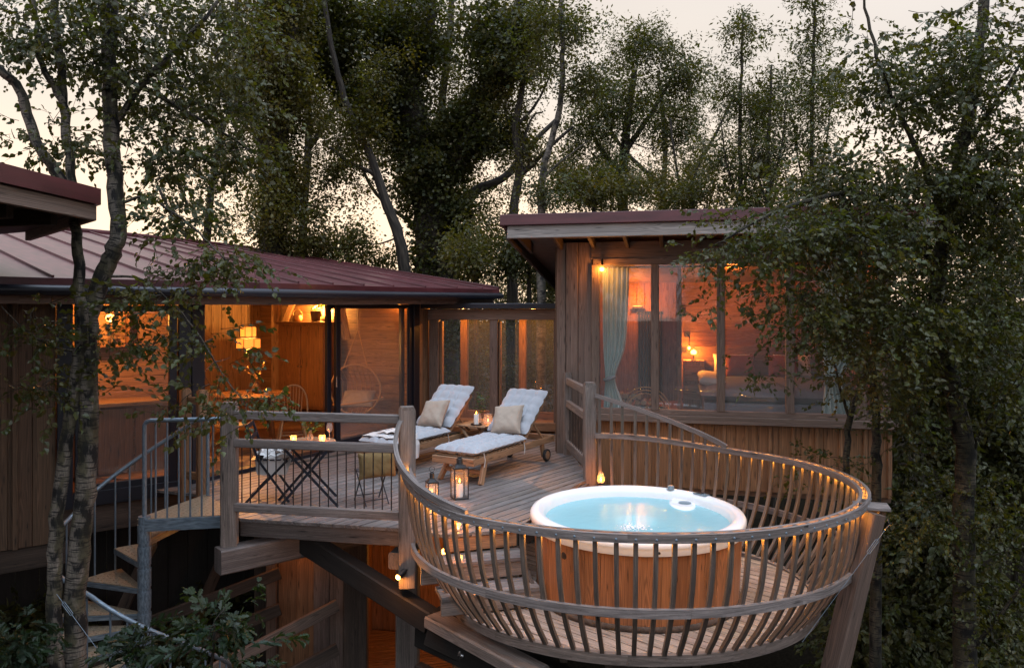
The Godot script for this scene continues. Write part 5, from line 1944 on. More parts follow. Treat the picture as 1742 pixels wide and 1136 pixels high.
func bistro():
	var c := P(-2.2, 0, 8.22)
	var o := thing("bistro_table", "small round folding metal table behind the front railing", "table", c, 0.25)
	var st := S()
	lathe(st, [Vector2(0.0, 0.665), Vector2(0.295, 0.665), Vector2(0.30, 0.655), Vector2(0.30, 0.635), Vector2(0.29, 0.632), Vector2(0.0, 0.65)], 40)
	part(o, "tabletop", st, "teak", true)
	for z in [-0.20, 0.20]:
		for s in [-1, 1]:
			st = S()
			beam(st, Vector3(0.25 * s, 0.645, z + 0.012 * s), Vector3(-0.31 * s, 0.0, z * 1.1 + 0.012 * s), 0.012, 0.028)
			part(o, "leg", st, "bistro", true)
	for q in [0.32, 0.12]:
		st = S()
		tube(st, [Vector3(-0.15 if q < 0.2 else 0.13, q, -0.2), Vector3(-0.15 if q < 0.2 else 0.13, q, 0.2)], [0.008], 6)
		part(o, "stretcher", st, "bistro", true)
	var a := bistro_chair("folding metal bistro chair left of the round table with a white towel on it")
	a.position = P(-2.66, 0, 8.42)
	a.rotation.y = 0.15
	var b := a.duplicate()
	b.name = numbered("bistro_chair")
	add_child(b)
	tag(b, "folding metal bistro chair right of the round table with a mustard cushion", "chair", "folding bistro chairs")
	b.position = P(-1.52, 0, 8.28)
	b.rotation.y = 2.1
	b.scale = Vector3.ONE * 0.74
	var cx := Transform3D(Basis(Vector3.UP, 2.1), b.position) * Transform3D(Basis(Vector3.BACK, 1.45), Vector3(-0.16, 0.43, 0))
	single("seat_cushion", "mustard yellow cushion leaning on the right bistro chair", "cushion", cushion(0.28, 0.42, 0.13, 0, 0, 0.06, cx, 14), "mustard")
	# white towel bundled on the left chair
	st = S()
	var n := FastNoiseLite.new()
	n.seed = 31
	n.frequency = 5.0
	var prof := 20
	for i in prof:
		for j in 10:
			var p := []
			for q in [[i, j], [i + 1, j], [i + 1, j + 1], [i, j + 1]]:
				var t: float = TAU * q[0] / prof
				var f: float = q[1] / 10.0
				var r: float = 0.20 * sqrt(1.0 - f * f * 0.96) * (1 + 0.35 * n.get_noise_2d(cos(t), sin(t) + f))
				p.append(P(-2.62, 0.455, 8.40) + Vector3(cos(t) * r, f * 0.11 * (1 + n.get_noise_2d(cos(t) * f * 2, sin(t) * 2)) - (0.16 if f == 0.0 and sin(t) > 0.5 else 0.0), sin(t) * r * 0.8))
			var nn: Vector3 = (p[1] - p[0]).cross(p[3] - p[0]).normalized()
			if nn.y < -0.2:
				nn = -nn
			face(st, p, nn, [Vector2(i, j) * 0.05, Vector2(i + 1, j) * 0.05, Vector2(i + 1, j + 1) * 0.05, Vector2(i, j + 1) * 0.05])
	single("folded_towel", "white towel bundled on the left bistro chair", "towel", st, "white")
	# on the table
	var v := thing("table_vase", "glass bottle vase with leafy twigs on the round bistro table", "vase", c + Vector3(0.02, 0.665, -0.02))
	st = S()
	lathe(st, [Vector2(0.0, 0.0), Vector2(0.032, 0.0), Vector2(0.036, 0.05), Vector2(0.014, 0.10), Vector2(0.016, 0.13)], 16, gx(v))
	part(v, "bottle", st, "jar")
	sprig(v, c + Vector3(0.02, 0.68, -0.02), 0.27, 9, 0.07, 0.045, 8, 0.85)
	for q in [[-0.14, 0.05, "short tumbler with a burning tealight on the bistro table"], [0.16, 0.02, "tealight tumbler near the stemmed glass on the bistro table"]]:
		var g := thing("tealight", q[2], "tealight", c + Vector3(q[0], 0.665, q[1]), 0.0, "tealights on the bistro table")
		st = S()
		lathe(st, [Vector2(0.0, 0.003), Vector2(0.03, 0.003), Vector2(0.036, 0.07), Vector2(0.034, 0.07), Vector2(0.028, 0.006)], 16, gx(g))
		part(g, "glass", st, "jar")
		flame(g, c + Vector3(q[0], 0.685, q[1]), 0.03)
	var wg := thing("wine_glass", "stemmed wine glass standing on the bistro table", "glass", c + Vector3(0.22, 0.665, -0.06))
	st = S()
	lathe(st, [Vector2(0.032, 0.0), Vector2(0.004, 0.006), Vector2(0.004, 0.085), Vector2(0.03, 0.11), Vector2(0.034, 0.145), Vector2(0.027, 0.19)], 18, gx(wg))
	part(wg, "bowl", st, "jar")

func bistro_chair(label: String) -> Node3D:
	var o := thing("bistro_chair", label, "chair", Vector3.ZERO, 0.0, "folding bistro chairs")
	for z in [-0.19, 0.19]:
		var st := S()
		beam(st, Vector3(-0.23, 0.84, z), Vector3(-0.10, 0.46, z), 0.012, 0.026)
		beam(st, Vector3(-0.10, 0.46, z), Vector3(0.22, 0.0, z), 0.012, 0.026)
		part(o, "leg", st, "bistro", true)
		st = S()
		beam(st, Vector3(0.20, 0.45, z * 0.9), Vector3(-0.24, 0.0, z * 0.9), 0.012, 0.026)
		part(o, "leg", st, "bistro", true)
	for k in 6:
		var st := S()
		beam(st, Vector3(-0.16 + k * 0.068, 0.462, -0.2), Vector3(-0.16 + k * 0.068, 0.462, 0.2), 0.05, 0.012)
		part(o, "seat_slat", st, "bistro", true)
	for y in [0.82, 0.70]:
		var st := S()
		beam(st, Vector3(-0.23 + (0.84 - y) * 0.34, y, -0.19), Vector3(-0.23 + (0.84 - y) * 0.34, y, 0.19), 0.012, 0.06)
		part(o, "back_slat", st, "bistro", true)
	for q in [Vector3(0.17, 0.08, 0), Vector3(-0.18, 0.07, 0)]:
		var st := S()
		tube(st, [q + Vector3(0, 0, -0.18), q + Vector3(0, 0, 0.18)], [0.007], 6)
		part(o, "stretcher", st, "bistro", true)
	return o

# ---------------------------------------------------------------- inside the left cabin
func windsor(label: String) -> Node3D:
	var o := thing("spindle_chair", label, "chair", Vector3.ZERO, 0.0, "spindle-back dining chairs")
	var st := S()
	lathe(st, [Vector2(0.0, 0.45), Vector2(0.20, 0.455), Vector2(0.215, 0.44), Vector2(0.20, 0.425), Vector2(0.0, 0.42)], 24)
	part(o, "seat", st, "chair", true)
	for q in [[-1, -1], [1, -1], [-1, 1], [1, 1]]:
		st = S()
		tube(st, [Vector3(q[0] * 0.14, 0.43, q[1] * 0.14), Vector3(q[0] * 0.18, 0.2, q[1] * 0.18), Vector3(q[0] * 0.22, 0.0, q[1] * 0.21)], [0.013, 0.018, 0.011], 8)
		part(o, "leg", st, "chair", true)
	st = S()
	var arc := []
	for k in 21:
		var a := PI * k / 20.0
		arc.append(Vector3(-cos(a) * 0.21, 0.45 + pow(sin(a), 0.55) * 0.50, -0.16 - 0.08 * sin(a)))
	tube(st, arc, [0.013], 8)
	part(o, "back_bow", st, "chair", true)
	for k in 7:
		st = S()
		var x := -0.135 + k * 0.045
		var a := acos(clampf(-x / 0.21, -1, 1))
		tube(st, [Vector3(x * 0.8, 0.45, -0.16), Vector3(x, 0.45 + pow(sin(a), 0.55) * 0.495, -0.16 - 0.08 * sin(a))], [0.007, 0.005], 6)
		part(o, "spindle", st, "chair", true)
	for z in [-0.14, 0.14]:
		st = S()
		tube(st, [Vector3(-0.19, 0.2, z), Vector3(0.19, 0.2, z)], [0.009], 6)
		part(o, "stretcher", st, "chair", true)
	return o

func inside_left():
	var warm := Color(1.0, 0.67, 0.35)
	# cupboard against the end wall
	var o := thing("cupboard", "tall brown two-door cupboard on legs inside the left cabin", "cupboard", room_back * Vector3(1.58, 0.025, 0.36), room_back.basis.get_euler().y)
	var st := S()
	box(st, Vector3(0, 1.05, 0), Vector3(1.08, 1.50, 0.46), 0.01)
	part(o, "body", st, "furniture", true)
	for s in [-1, 1]:
		st = S()
		box(st, Vector3(0.265 * s, 1.05, 0.238), Vector3(0.515, 1.42, 0.022), 0.006)
		var d := part(o, "door", st, "furniture", true)
		st = S()
		lathe(st, [Vector2(0.0, 0.03), Vector2(0.014, 0.025), Vector2(0.008, 0.0)], 10, Transform3D(Basis(Vector3.RIGHT, PI / 2), Vector3(0.035 * s, 1.05, 0.25)))
		part(d, "knob", st, "black", true)
		for z in [-1, 1]:
			st = S()
			beam(st, Vector3(0.48 * s, 0.32, 0.18 * z), Vector3(0.50 * s, 0.0, 0.19 * z), 0.05, 0.05)
			part(o, "leg", st, "furniture", true)
	st = S()
	box(st, Vector3(0, 1.82, 0.01), Vector3(1.16, 0.045, 0.50), 0.01)
	part(o, "cornice", st, "furniture", true)
	var ct := gx(o)
	var pt := thing("potted_plant", "leafy plant in a dark pot on top of the cupboard", "potted plant", ct * Vector3(0.18, 1.845, 0.05))
	st = S()
	lathe(st, [Vector2(0.0, 0.0), Vector2(0.07, 0.0), Vector2(0.095, 0.17), Vector2(0.10, 0.19), Vector2(0.085, 0.19), Vector2(0.0, 0.17)], 18, gx(pt))
	part(pt, "pot", st, "terracotta")
	sprig(pt, ct * Vector3(0.18, 2.0, 0.05), 0.30, 6, 0.13, 0.06, 5, 0.9)
	var bk := thing("wicker_basket", "small wicker basket with hoop handle on top of the cupboard", "basket", ct * Vector3(-0.25, 1.845, 0.05))
	st = S()
	lathe(st, [Vector2(0.0, 0.0), Vector2(0.075, 0.0), Vector2(0.09, 0.06), Vector2(0.085, 0.11), Vector2(0.078, 0.11), Vector2(0.0, 0.02)], 18, gx(bk))
	part(bk, "bowl", st, "rattan")
	st = S()
	var arc := []
	for k in 13:
		arc.append(gx(bk) * Vector3(cos(PI * k / 12.0) * 0.085, 0.10 + sin(PI * k / 12.0) * 0.12, 0))
	tube(st, arc, [0.007], 6)
	part(bk, "handle", st, "rattan")
	var up := thing("uplighter", "warm uplighter hidden behind the cupboard's cornice", "wall light", room_back * Vector3(1.62, 1.96, 0.16))
	st = S()
	lathe(st, [Vector2(0.0, 0.0), Vector2(0.05, 0.0), Vector2(0.055, 0.05), Vector2(0.05, 0.05), Vector2(0.0, 0.01)], 14, gx(up))
	part(up, "cup", st, "black")
	st = S()
	lathe(st, [Vector2(0.03, 0.03), Vector2(0.02, 0.06), Vector2(0.0, 0.07)], 12, gx(up))
	part(up, "bulb", st, "bulb")
	lamp(up, room_back * Vector3(1.62, 2.04, 0.18), Color(1.0, 0.70, 0.34), 1.8, 0.04)
	st = S()
	beam(st, room_back * Vector3(2.22, 1.55, 0.10), room_back * Vector3(2.05, 2.48, 0.16), 0.12, 0.10)
	single("roof_strut", "slanting timber strut beside the cupboard inside the left cabin", "beam", st, "inside")
	st = S()
	beam(st, room_back * Vector3(0.55, 0.03, 0.14), room_back * Vector3(0.55, 2.46, 0.14), 0.15, 0.15, Vector3.BACK)
	beam(st, room_back * Vector3(0.62, 1.55, 0.15), room_back * Vector3(1.02, 2.30, 0.15), 0.10, 0.10, Vector3.BACK)
	single("timber_brace", "braced timber post in the room left of the cupboard", "post", st, "inside")
	# pendant
	var hang := P(-4.15, 1.72, 12.0)
	var pl := thing("pendant_lamp", "two-tier cage pendant lamp glowing over the dining table", "lamp", hang)
	st = S()
	tube(st, [hang + Vector3(0, 0.10, 0), P(-4.15, 2.46, 12.0)], [0.005], 6)
	part(pl, "cord", st, "black")
	for q in [[0.13, -0.06, 0.10], [0.195, -0.24, -0.09]]:
		for k in 8:
			var a := TAU * k / 8
			var b := TAU * (k + 1) / 8
			st = S()
			var c0 := Vector3(cos(a) * q[0], 0, sin(a) * q[0])
			var c1 := Vector3(cos(b) * q[0], 0, sin(b) * q[0])
			face(st, [hang + c0 + Vector3(0, q[1], 0), hang + c1 + Vector3(0, q[1], 0), hang + c1 + Vector3(0, q[2], 0), hang + c0 + Vector3(0, q[2], 0)], (c0 + c1).normalized(), [Vector2(0, 0), Vector2(1, 0), Vector2(1, 1), Vector2(0, 1)])
			part(pl, "shade_panel", st, "shade")
			st = S()
			tube(st, [hang + c0 * 1.02 + Vector3(0, q[1] - 0.01, 0), hang + c0 * 1.02 + Vector3(0, q[2] + 0.01, 0)], [0.006], 5)
			part(pl, "cage_bar", st, "black")
		for y in [q[1], q[2]]:
			st = S()
			var rr := []
			for k in 9:
				rr.append(hang + Vector3(cos(TAU * k / 8) * q[0] * 1.02, y, sin(TAU * k / 8) * q[0] * 1.02))
			tube(st, rr, [0.006], 5)
			part(pl, "cage_ring", st, "black")
	st = S()
	lathe(st, [Vector2(0.0, 0.05), Vector2(0.03, 0.03), Vector2(0.032, 0.0), Vector2(0.02, -0.03), Vector2(0.0, -0.035)], 14, Transform3D(Basis.IDENTITY, hang + Vector3(0, -0.30, 0)))
	part(pl, "bulb", st, "bulb")
	lamp(pl, hang + Vector3(0, -0.30, 0), warm, 0.9, 0.05)
	# dining table and chairs
	var t := thing("dining_table", "round wooden dining table under the pendant lamp inside the left cabin", "table", P(-4.1, 0.025, 12.0))
	st = S()
	lathe(st, [Vector2(0.0, 0.74), Vector2(0.60, 0.74), Vector2(0.61, 0.725), Vector2(0.60, 0.71), Vector2(0.0, 0.705)], 36, gx(t))
	part(t, "tabletop", st, "furniture")
	for k in 4:
		var a := TAU * k / 4 + 0.4
		st = S()
		beam(st, gx(t) * Vector3(cos(a) * 0.35, 0.71, sin(a) * 0.35), gx(t) * Vector3(cos(a) * 0.45, 0.0, sin(a) * 0.45), 0.05, 0.05)
		part(t, "leg", st, "furniture")
	var a := windsor("spindle-back wooden chair right of the dining table, seen through the open door")
	a.position = P(-3.30, 0.025, 11.45)
	a.rotation.y = 3.5
	var b := a.duplicate()
	b.name = numbered("spindle_chair")
	add_child(b)
	tag(b, "spindle-back wooden chair half hidden behind the stair railing", "chair", "spindle-back dining chairs")
	b.position = P(-3.95, 0.025, 10.7)
	b.rotation.y = 2.6
	candle("white candle burning on the dining table", P(-3.78, 0.766, 11.75), 0.03, 0.07, false, 0.03)
	var dv := thing("dried_flowers", "vase of dried reddish stems on the dining table", "vase", P(-4.05, 0.766, 12.1))
	st = S()
	lathe(st, [Vector2(0.0, 0.0), Vector2(0.06, 0.0), Vector2(0.075, 0.08), Vector2(0.035, 0.16), Vector2(0.04, 0.18)], 16, gx(dv))
	part(dv, "pot", st, "terracotta")
	sprig(dv, P(-4.05, 0.9, 12.1), 0.34, 8, 0.06, 0.02, 12, 0.7, "rattan")
	# hanging chair behind the right-hand glass
	var h := thing("hanging_chair", "rattan hanging chair on ropes behind the right glass door", "chair", P(-2.62, 0.5, 13.0))
	var hc := P(-2.62, 0.75, 13.0)
	for k in 2:
		st = S()
		var rr := []
		for i in 25:
			var an := TAU * i / 24
			rr.append(hc + Vector3(cos(an) * 0.42, (sin(an) * 0.42) if k == 0 else -0.22 + 0.05 * cos(an), 0.22 if k == 0 else sin(an) * 0.36))
		tube(st, rr, [0.016], 8)
		part(h, "hoop", st, "rattan")
	for k in 9:
		st = S()
		var x := -0.32 + k * 0.08
		var y0 := -sqrt(0.42 * 0.42 - x * x)
		tube(st, [hc + Vector3(x, -y0, 0.22), hc + Vector3(x, 0.1, -0.28), hc + Vector3(x, -0.22, -0.25), hc + Vector3(x, y0, 0.22)], [0.006], 5)
		part(h, "cane", st, "rattan")
	for x in [-0.2, 0.2]:
		st = S()
		tube(st, [hc + Vector3(x, 0.37, 0.22), P(-2.62, 1.75, 13.0), P(-2.62, 2.46, 13.0)], [0.010, 0.012, 0.012], 6)
		part(h, "rope", st, "rattan")
	single("chair_cushion", "soft greyish cushion in the hanging chair", "cushion", cushion(0.55, 0.45, 0.16, 0, 0, 0.05, Transform3D(Basis(Vector3.RIGHT, 0.5), hc + Vector3(0, -0.18, 0)), 22), "linen")
	var wl := thing("wall_light", "small square wall light glowing above the right glass door's inside", "wall light", room_back * Vector3(3.28, 2.28, 0.06))
	st = S()
	box(st, Vector3.ZERO, Vector3(0.09, 0.14, 0.06), 0.004, Color.WHITE, Transform3D(room_back.basis, room_back * Vector3(3.28, 2.22, 0.04)))
	part(wl, "shade", st, "bulb")
	lamp(wl, room_back * Vector3(3.28, 2.22, 0.12), Color(1.0, 0.58, 0.24), 0.14, 0.05)
	# behind the left-hand window
	var f1 := wall_frame(K0, K1)
	var L1 := K0.distance_to(K1)
	var sh := thing("wall_shelf", "wooden wall shelf with plants and crockery behind the left window", "shelf", f1 * Vector3(L1 - 0.95, 1.5, -1.2))
	st = S()
	box(st, Vector3(L1 - 0.85, 1.62, -1.35), Vector3(1.0, 0.035, 0.24), 0.004, Color.WHITE, f1)
	part(sh, "board", st, "furniture")
	for x in [-0.42, 0.42]:
		st = S()
		box(st, Vector3(L1 - 0.85 + x, 1.85, -1.35), Vector3(0.03, 0.42, 0.20), 0.004, Color.WHITE, f1)
		part(sh, "side", st, "furniture")
	st = S()
	box(st, Vector3(L1 - 0.85, 1.3, -1.51), Vector3(1.9, 2.55, 0.05), 0.004, Color.WHITE, f1)
	var pw := single("partition_wall", "wooden partition wall behind the left window", "wall", st, "inside")
	boards(pw, "board", f1 * Transform3D(Basis.IDENTITY, Vector3(L1 - 1.8, 0.03, -1.472)), 1.9, 2.5, 0.17, "inside", false)
	for k in 3:
		var p: Vector3 = f1 * Vector3(L1 - 1.12 + k * 0.26, 1.64, -1.34)
		var pp := thing("shelf_plant", ["leftmost small plant on the wall shelf behind the left window", "middle small plant on the wall shelf behind the left window", "rightmost small plant on the wall shelf behind the left window"][k], "potted plant", p, 0.0, "plants on the wall shelf")
		st = S()
		lathe(st, [Vector2(0.0, 0.0), Vector2(0.045, 0.0), Vector2(0.06, 0.09), Vector2(0.0, 0.08)], 14, gx(pp))
		part(pp, "pot", st, "terracotta")
		sprig(pp, p + Vector3(0, 0.08, 0), 0.2, 5, 0.07, 0.04, 40 + k, 0.9)
	var wp := f1 * Vector3(L1 - 0.72, 1.98, -0.80)
	var sc := thing("window_pendant", "small globe pendant glowing in the room behind the left window", "lamp", wp)
	st = S()
	lathe(st, [Vector2(0.0, 0.05), Vector2(0.04, 0.035), Vector2(0.055, 0.0), Vector2(0.04, -0.035), Vector2(0.0, -0.045)], 16, gx(sc))
	part(sc, "globe", st, "bulb")
	st = S()
	tube(st, [wp + Vector3(0, 0.05, 0), Vector3(wp.x, 2.48, wp.z)], [0.005], 6)
	part(sc, "cord", st, "black")
	lamp(sc, wp, Color(1.0, 0.64, 0.28), 0.85, 0.05)
	var sb := thing("kitchen_counter", "long wooden counter behind the left window", "counter", f1 * Vector3(L1 - 0.8, 0.03, -1.1))
	st = S()
	box(st, Vector3(L1 - 0.85, 0.90, -1.17), Vector3(1.7, 0.05, 0.56), 0.005, Color.WHITE, f1)
	part(sb, "worktop", st, "teak")
	for k in 4:
		st = S()
		box(st, Vector3(L1 - 1.48 + k * 0.42, 0.45, -0.92), Vector3(0.40, 0.80, 0.03), 0.005, Color.WHITE, f1)
		part(sb, "door", st, "furniture")

# ---------------------------------------------------------------- bedroom
func drape(x0: float, x1: float, y0: float, y1: float, z: float, tie: float, sd: int) -> Array:
	var st := S()
	var n := 60
	var m := 26
	var g := []
	for j in m + 1:
		var t := float(j) / m
		var y := lerpf(y1, y0, t)
		var pull := exp(-pow((y - tie) / 0.30, 2.0)) * 0.62 + 0.22 * smoothstep(y1, tie, y)
		var row := []
		for i in n + 1:
			var u := float(i) / n
			var x := lerpf(x0, x1, lerpf(u, 0.12 + u * 0.25, clampf(pull, 0, 0.9)))
			var zz := z + 0.045 * sin(u * 34 + sd + t) * (1.0 - 0.4 * pull) + 0.012 * sin(u * 11 + t * 5)
			row.append(fb * Vector3(x, y, zz))
		g.append(row)
	for j in m:
		for i in n:
			for q in [[0, 0], [1, 1], [1, 0], [0, 0], [0, 1], [1, 1]]:
				var a: int = j + q[0]
				var b: int = i + q[1]
				var nn: Vector3 = (g[a][mini(b + 1, n)] - g[a][maxi(b - 1, 0)]).cross(g[mini(a + 1, m)][b] - g[maxi(a - 1, 0)][b]).normalized()
				vert(st, g[a][b], -nn if nn.dot(fb.basis.z) < 0 else nn, Vector2(float(b) / n, float(a) / m), Color.WHITE)
	return [st, lerpf(x0, x1, 0.12), lerpf(x0, x1, 0.40)]

func inside_bedroom():
	var L := W0.distance_to(W1)
	var warm := Color(1.0, 0.52, 0.18)
	for q in [[0.64, 1.02, "pale blue-green curtain tied back at the left end of the bedroom window", 1], [L - 0.85, L - 0.30, "pale curtain hanging at the right end of the bedroom window", 5]]:
		var o := thing("curtain", q[2], "curtain", fb * Vector3(q[0], 0.7, -0.25), 0.0, "bedroom curtains")
		var d := drape(q[0], q[1], 0.42, 2.70, -0.22, 1.08, q[3])
		part(o, "fabric", d[0], "curtain")
		var st := S()
		var rr := []
		for k in 13:
			var a := TAU * k / 12
			rr.append(fb * Vector3((d[1] + d[2]) / 2 + cos(a) * (d[2] - d[1]) * 0.62, 1.08 + 0.02 * cos(a), -0.22 + sin(a) * 0.085))
		tube(st, rr, [0.028], 8)
		part(o, "tie_band", st, "curtainband")
	var st := S()
	tube(st, [fb * Vector3(0.6, 2.70, -0.2), fb * Vector3(L - 0.15, 2.70, -0.2)], [0.012], 8)
	single("curtain_rail", "thin curtain rail along the top of the bedroom window", "curtain rail", st, "black")
	# radiator
	var rx := fb * Transform3D(Basis.IDENTITY, Vector3(1.16, 0.5, -3.50))
	var o := thing("radiator", "tall black column radiator on the bedroom's back wall", "radiator", rx.origin)
	for k in 9:
		st = S()
		tube(st, [rx * Vector3(-0.16 + k * 0.05, 0.0, 0), rx * Vector3(-0.16 + k * 0.05, 1.55, 0)], [0.021], 8)
		part(o, "column", st, "black")
	for y in [0.03, 1.52]:
		st = S()
		tube(st, [rx * Vector3(-0.2, y, -0.02), rx * Vector3(0.28, y, -0.02)], [0.025], 8)
		part(o, "header", st, "black")
	# log basket
	var lb := fb * Transform3D(Basis.IDENTITY, Vector3(1.08, 0.39, -0.75))
	o = thing("log_basket", "round rattan hoop basket behind the bedroom window's lower left", "basket", lb.origin)
	for r in [0.36, 0.32, 0.28]:
		st = S()
		var arc := []
		for k in 17:
			arc.append(lb * Vector3(0.16 + cos(PI * k / 16) * r, 0.16 + sin(PI * k / 16) * r, (0.36 - r) * 2.0))
		tube(st, arc, [0.010], 6)
		part(o, "hoop", st, "rattan")
	st = S()
	lathe(st, [Vector2(0.0, 0.0), Vector2(0.34, 0.0), Vector2(0.42, 0.14), Vector2(0.43, 0.2), Vector2(0.40, 0.2), Vector2(0.0, 0.10)], 28, lb * Transform3D(Basis.IDENTITY, Vector3(0.1, 0, 0)))
	part(o, "tray", st, "rattan")
	for k in 14:
		var lg := S()
		var x := -0.22 + (k % 5) * 0.10 + 0.05 * (int(k / 5.0) % 2)
		var y := 0.20 + int(k / 5.0) * 0.09
		tube(lg, [lb * Vector3(x, y, -0.2), lb * Vector3(x + R.randf_range(-0.02, 0.02), y + 0.01, 0.16)], [R.randf_range(0.038, 0.05)], 9, tone(0.2))
		single("firewood_log", "%s firewood log in the %s layer of the rattan basket" % [["leftmost", "second", "middle", "fourth", "rightmost"][k % 5], ["bottom", "middle", "top"][int(k / 5.0)]], "log", lg, "log", "firewood logs in the rattan basket")
	# bed
	o = thing("bed", "wide bed with grey coverlet seen through the bedroom window", "bed", fb * Vector3(3.0, 0.39, -1.9))
	st = S()
	box(st, Vector3(3.15, 0.55, -1.75), Vector3(2.1, 0.28, 2.0), 0.02, Color.WHITE, fb)
	part(o, "base", st, "greycloth")
	part(o, "coverlet", cushion(2.2, 2.06, 0.36, 0, 0, 0.0, fb * Transform3D(Basis.IDENTITY, Vector3(3.15, 0.80, -1.75)), 30), "greycloth")
	st = S()
	box(st, Vector3(3.15, 0.95, -3.0), Vector3(2.3, 1.0, 0.10), 0.02, Color.WHITE, fb)
	part(o, "headboard", st, "furniture")
	part(o, "folded_sheet", cushion(2.16, 0.55, 0.16, 0, 0, 0.0, fb * Transform3D(Basis.IDENTITY, Vector3(3.15, 0.94, -2.45)), 31), "white")
	var k := 0
	for q in [[2.62, -2.75, "white", "white bed pillow on the left of the bed"], [3.62, -2.75, "white", "white bed pillow on the right of the bed"], [2.75, -2.58, "rust", "rust red cushion left of centre on the bed"], [3.45, -2.58, "rust", "rust red cushion right of centre on the bed"]]:
		single("bed_pillow", q[3], "pillow", cushion(0.62 if k < 2 else 0.5, 0.42, 0.18, 0, 0, 0.06, fb * Transform3D(Basis(Vector3.RIGHT, 1.15), Vector3(q[0], 1.12, q[1])), 50 + k), q[2], "pillows on the bed")
		k += 1
	single("white_throw", "bright white fleece throw over the bed's left edge", "throw", cushion(0.42, 1.5, 0.16, 0, 0, 0.05, fb * Transform3D(Basis(Vector3.BACK, -0.12), Vector3(2.24, 0.95, -1.95)), 61), "white")
	# bedside cabinet and lamp
	o = thing("bedside_cabinet", "small pale wooden bedside cabinet left of the bed", "cabinet", fb * Vector3(1.95, 0.39, -2.75))
	st = S()
	box(st, Vector3(1.98, 0.80, -2.80), Vector3(0.36, 0.80, 0.36), 0.008, Color.WHITE, fb)
	part(o, "body", st, "teak")
	for y in [0.66, 0.98]:
		st = S()
		box(st, Vector3(1.98, y, -2.612), Vector3(0.31, 0.28, 0.016), 0.004, Color.WHITE, fb)
		var dr := part(o, "drawer", st, "teak")
		st = S()
		box(st, Vector3(1.98, y, -2.595), Vector3(0.08, 0.014, 0.018), 0.003, Color.WHITE, fb)
		part(dr, "handle", st, "black")
	var bl := thing("bedside_lamp", "small glowing lamp beside the bed's left edge", "lamp", fb * Vector3(1.98, 1.2, -2.75))
	st = S()
	lathe(st, [Vector2(0.0, 0.0), Vector2(0.05, 0.0), Vector2(0.05, 0.015), Vector2(0.01, 0.02), Vector2(0.01, 0.10)], 14, gx(bl))
	part(bl, "stand", st, "black")
	st = S()
	lathe(st, [Vector2(0.0, 0.19), Vector2(0.04, 0.17), Vector2(0.055, 0.14), Vector2(0.04, 0.105), Vector2(0.0, 0.10)], 16, gx(bl))
	part(bl, "bulb", st, "bulb")
	lamp(bl, fb * Vector3(1.98, 1.34, -2.75), Color(1.0, 0.6, 0.22), 0.6, 0.05)
	for q in [["reading_lamp", "black jointed wall lamp over the bedside cabinet", Vector3(1.88, 1.62, -3.62), true], ["wall_switch", "black square switch plate on the bedroom wall", Vector3(1.82, 1.34, -3.655), false], ["spot_fitting", "small black spotlight high on the bedroom wall", Vector3(1.80, 2.05, -3.63), false]]:
		var w := thing(q[0], q[1], "wall light" if q[0] != "wall_switch" else "switch", fb * q[2])
		st = S()
		box(st, q[2], Vector3(0.10, 0.10 if q[0] != "spot_fitting" else 0.16, 0.03 if q[0] != "spot_fitting" else 0.09), 0.004, Color.WHITE, fb)
		part(w, "plate", st, "black")
		if q[3]:
			st = S()
			tube(st, [fb * (q[2] + Vector3(0, 0, 0.02)), fb * (q[2] + Vector3(0.04, -0.04, 0.14)), fb * (q[2] + Vector3(0.03, -0.20, 0.16))], [0.01], 6)
			part(w, "arm", st, "black")
			st = S()
			lathe(st, [Vector2(0.0, 0.03), Vector2(0.026, 0.015), Vector2(0.03, -0.01), Vector2(0.0, -0.035)], 14, Transform3D(Basis.IDENTITY, fb * (q[2] + Vector3(0.03, -0.24, 0.16))))
			part(w, "bulb", st, "bulb")
			lamp(w, fb * (q[2] + Vector3(0.03, -0.24, 0.16)), warm, 0.22, 0.03)
	# lights that wash the walls
	var u := thing("bedroom_uplight", "warm wall washer glowing behind the black radiator", "wall light", fb * Vector3(0.95, 2.1, -3.5))
	st = S()
	box(st, Vector3(0.97, 2.12, -3.55), Vector3(0.20, 0.05, 0.06), 0.004, Color.WHITE, fb)
	part(u, "housing", st, "black")
	st = S()
	box(st, Vector3(0.97, 2.15, -3.53), Vector3(0.17, 0.012, 0.04), 0.003, Color.WHITE, fb)
	part(u, "glow_strip", st, "shade")
	lamp(u, fb * Vector3(0.97, 2.28, -3.25), warm, 0.55, 0.06)
	var cl := thing("ceiling_light", "round ceiling light in the middle of the bedroom", "ceiling light", fb * Vector3(2.6, 2.9, -2.3))
	st = S()
	lathe(st, [Vector2(0.0, -0.05), Vector2(0.09, -0.04), Vector2(0.12, 0.0), Vector2(0.12, 0.05)], 20, gx(cl))
	part(cl, "bulb", st, "bulb")
	lamp(cl, fb * Vector3(2.6, 2.80, -2.3), warm, 1.5, 0.09)
	var ex := thing("window_spotlight", "bright warm spotlight at the top left corner of the bedroom window", "spotlight", fb * Vector3(0.66, 2.66, 0.1))
	st = S()
	tube(st, [fb * Vector3(0.66, 2.80, 0.05), fb * Vector3(0.66, 2.72, 0.10), fb * Vector3(0.66, 2.695, 0.12)], [0.014, 0.014, 0.035], 12)
	part(ex, "housing", st, "black")
	st = S()
	lathe(st, [Vector2(0.0, 0.03), Vector2(0.03, 0.02), Vector2(0.038, 0.0), Vector2(0.028, -0.026), Vector2(0.0, -0.034)], 16, Transform3D(Basis.IDENTITY, fb * Vector3(0.66, 2.66, 0.12)))
	part(ex, "bulb", st, "bulb")
	lamp(ex, fb * Vector3(0.66, 2.66, 0.12), Color(1.0, 0.60, 0.24), 0.16, 0.03)

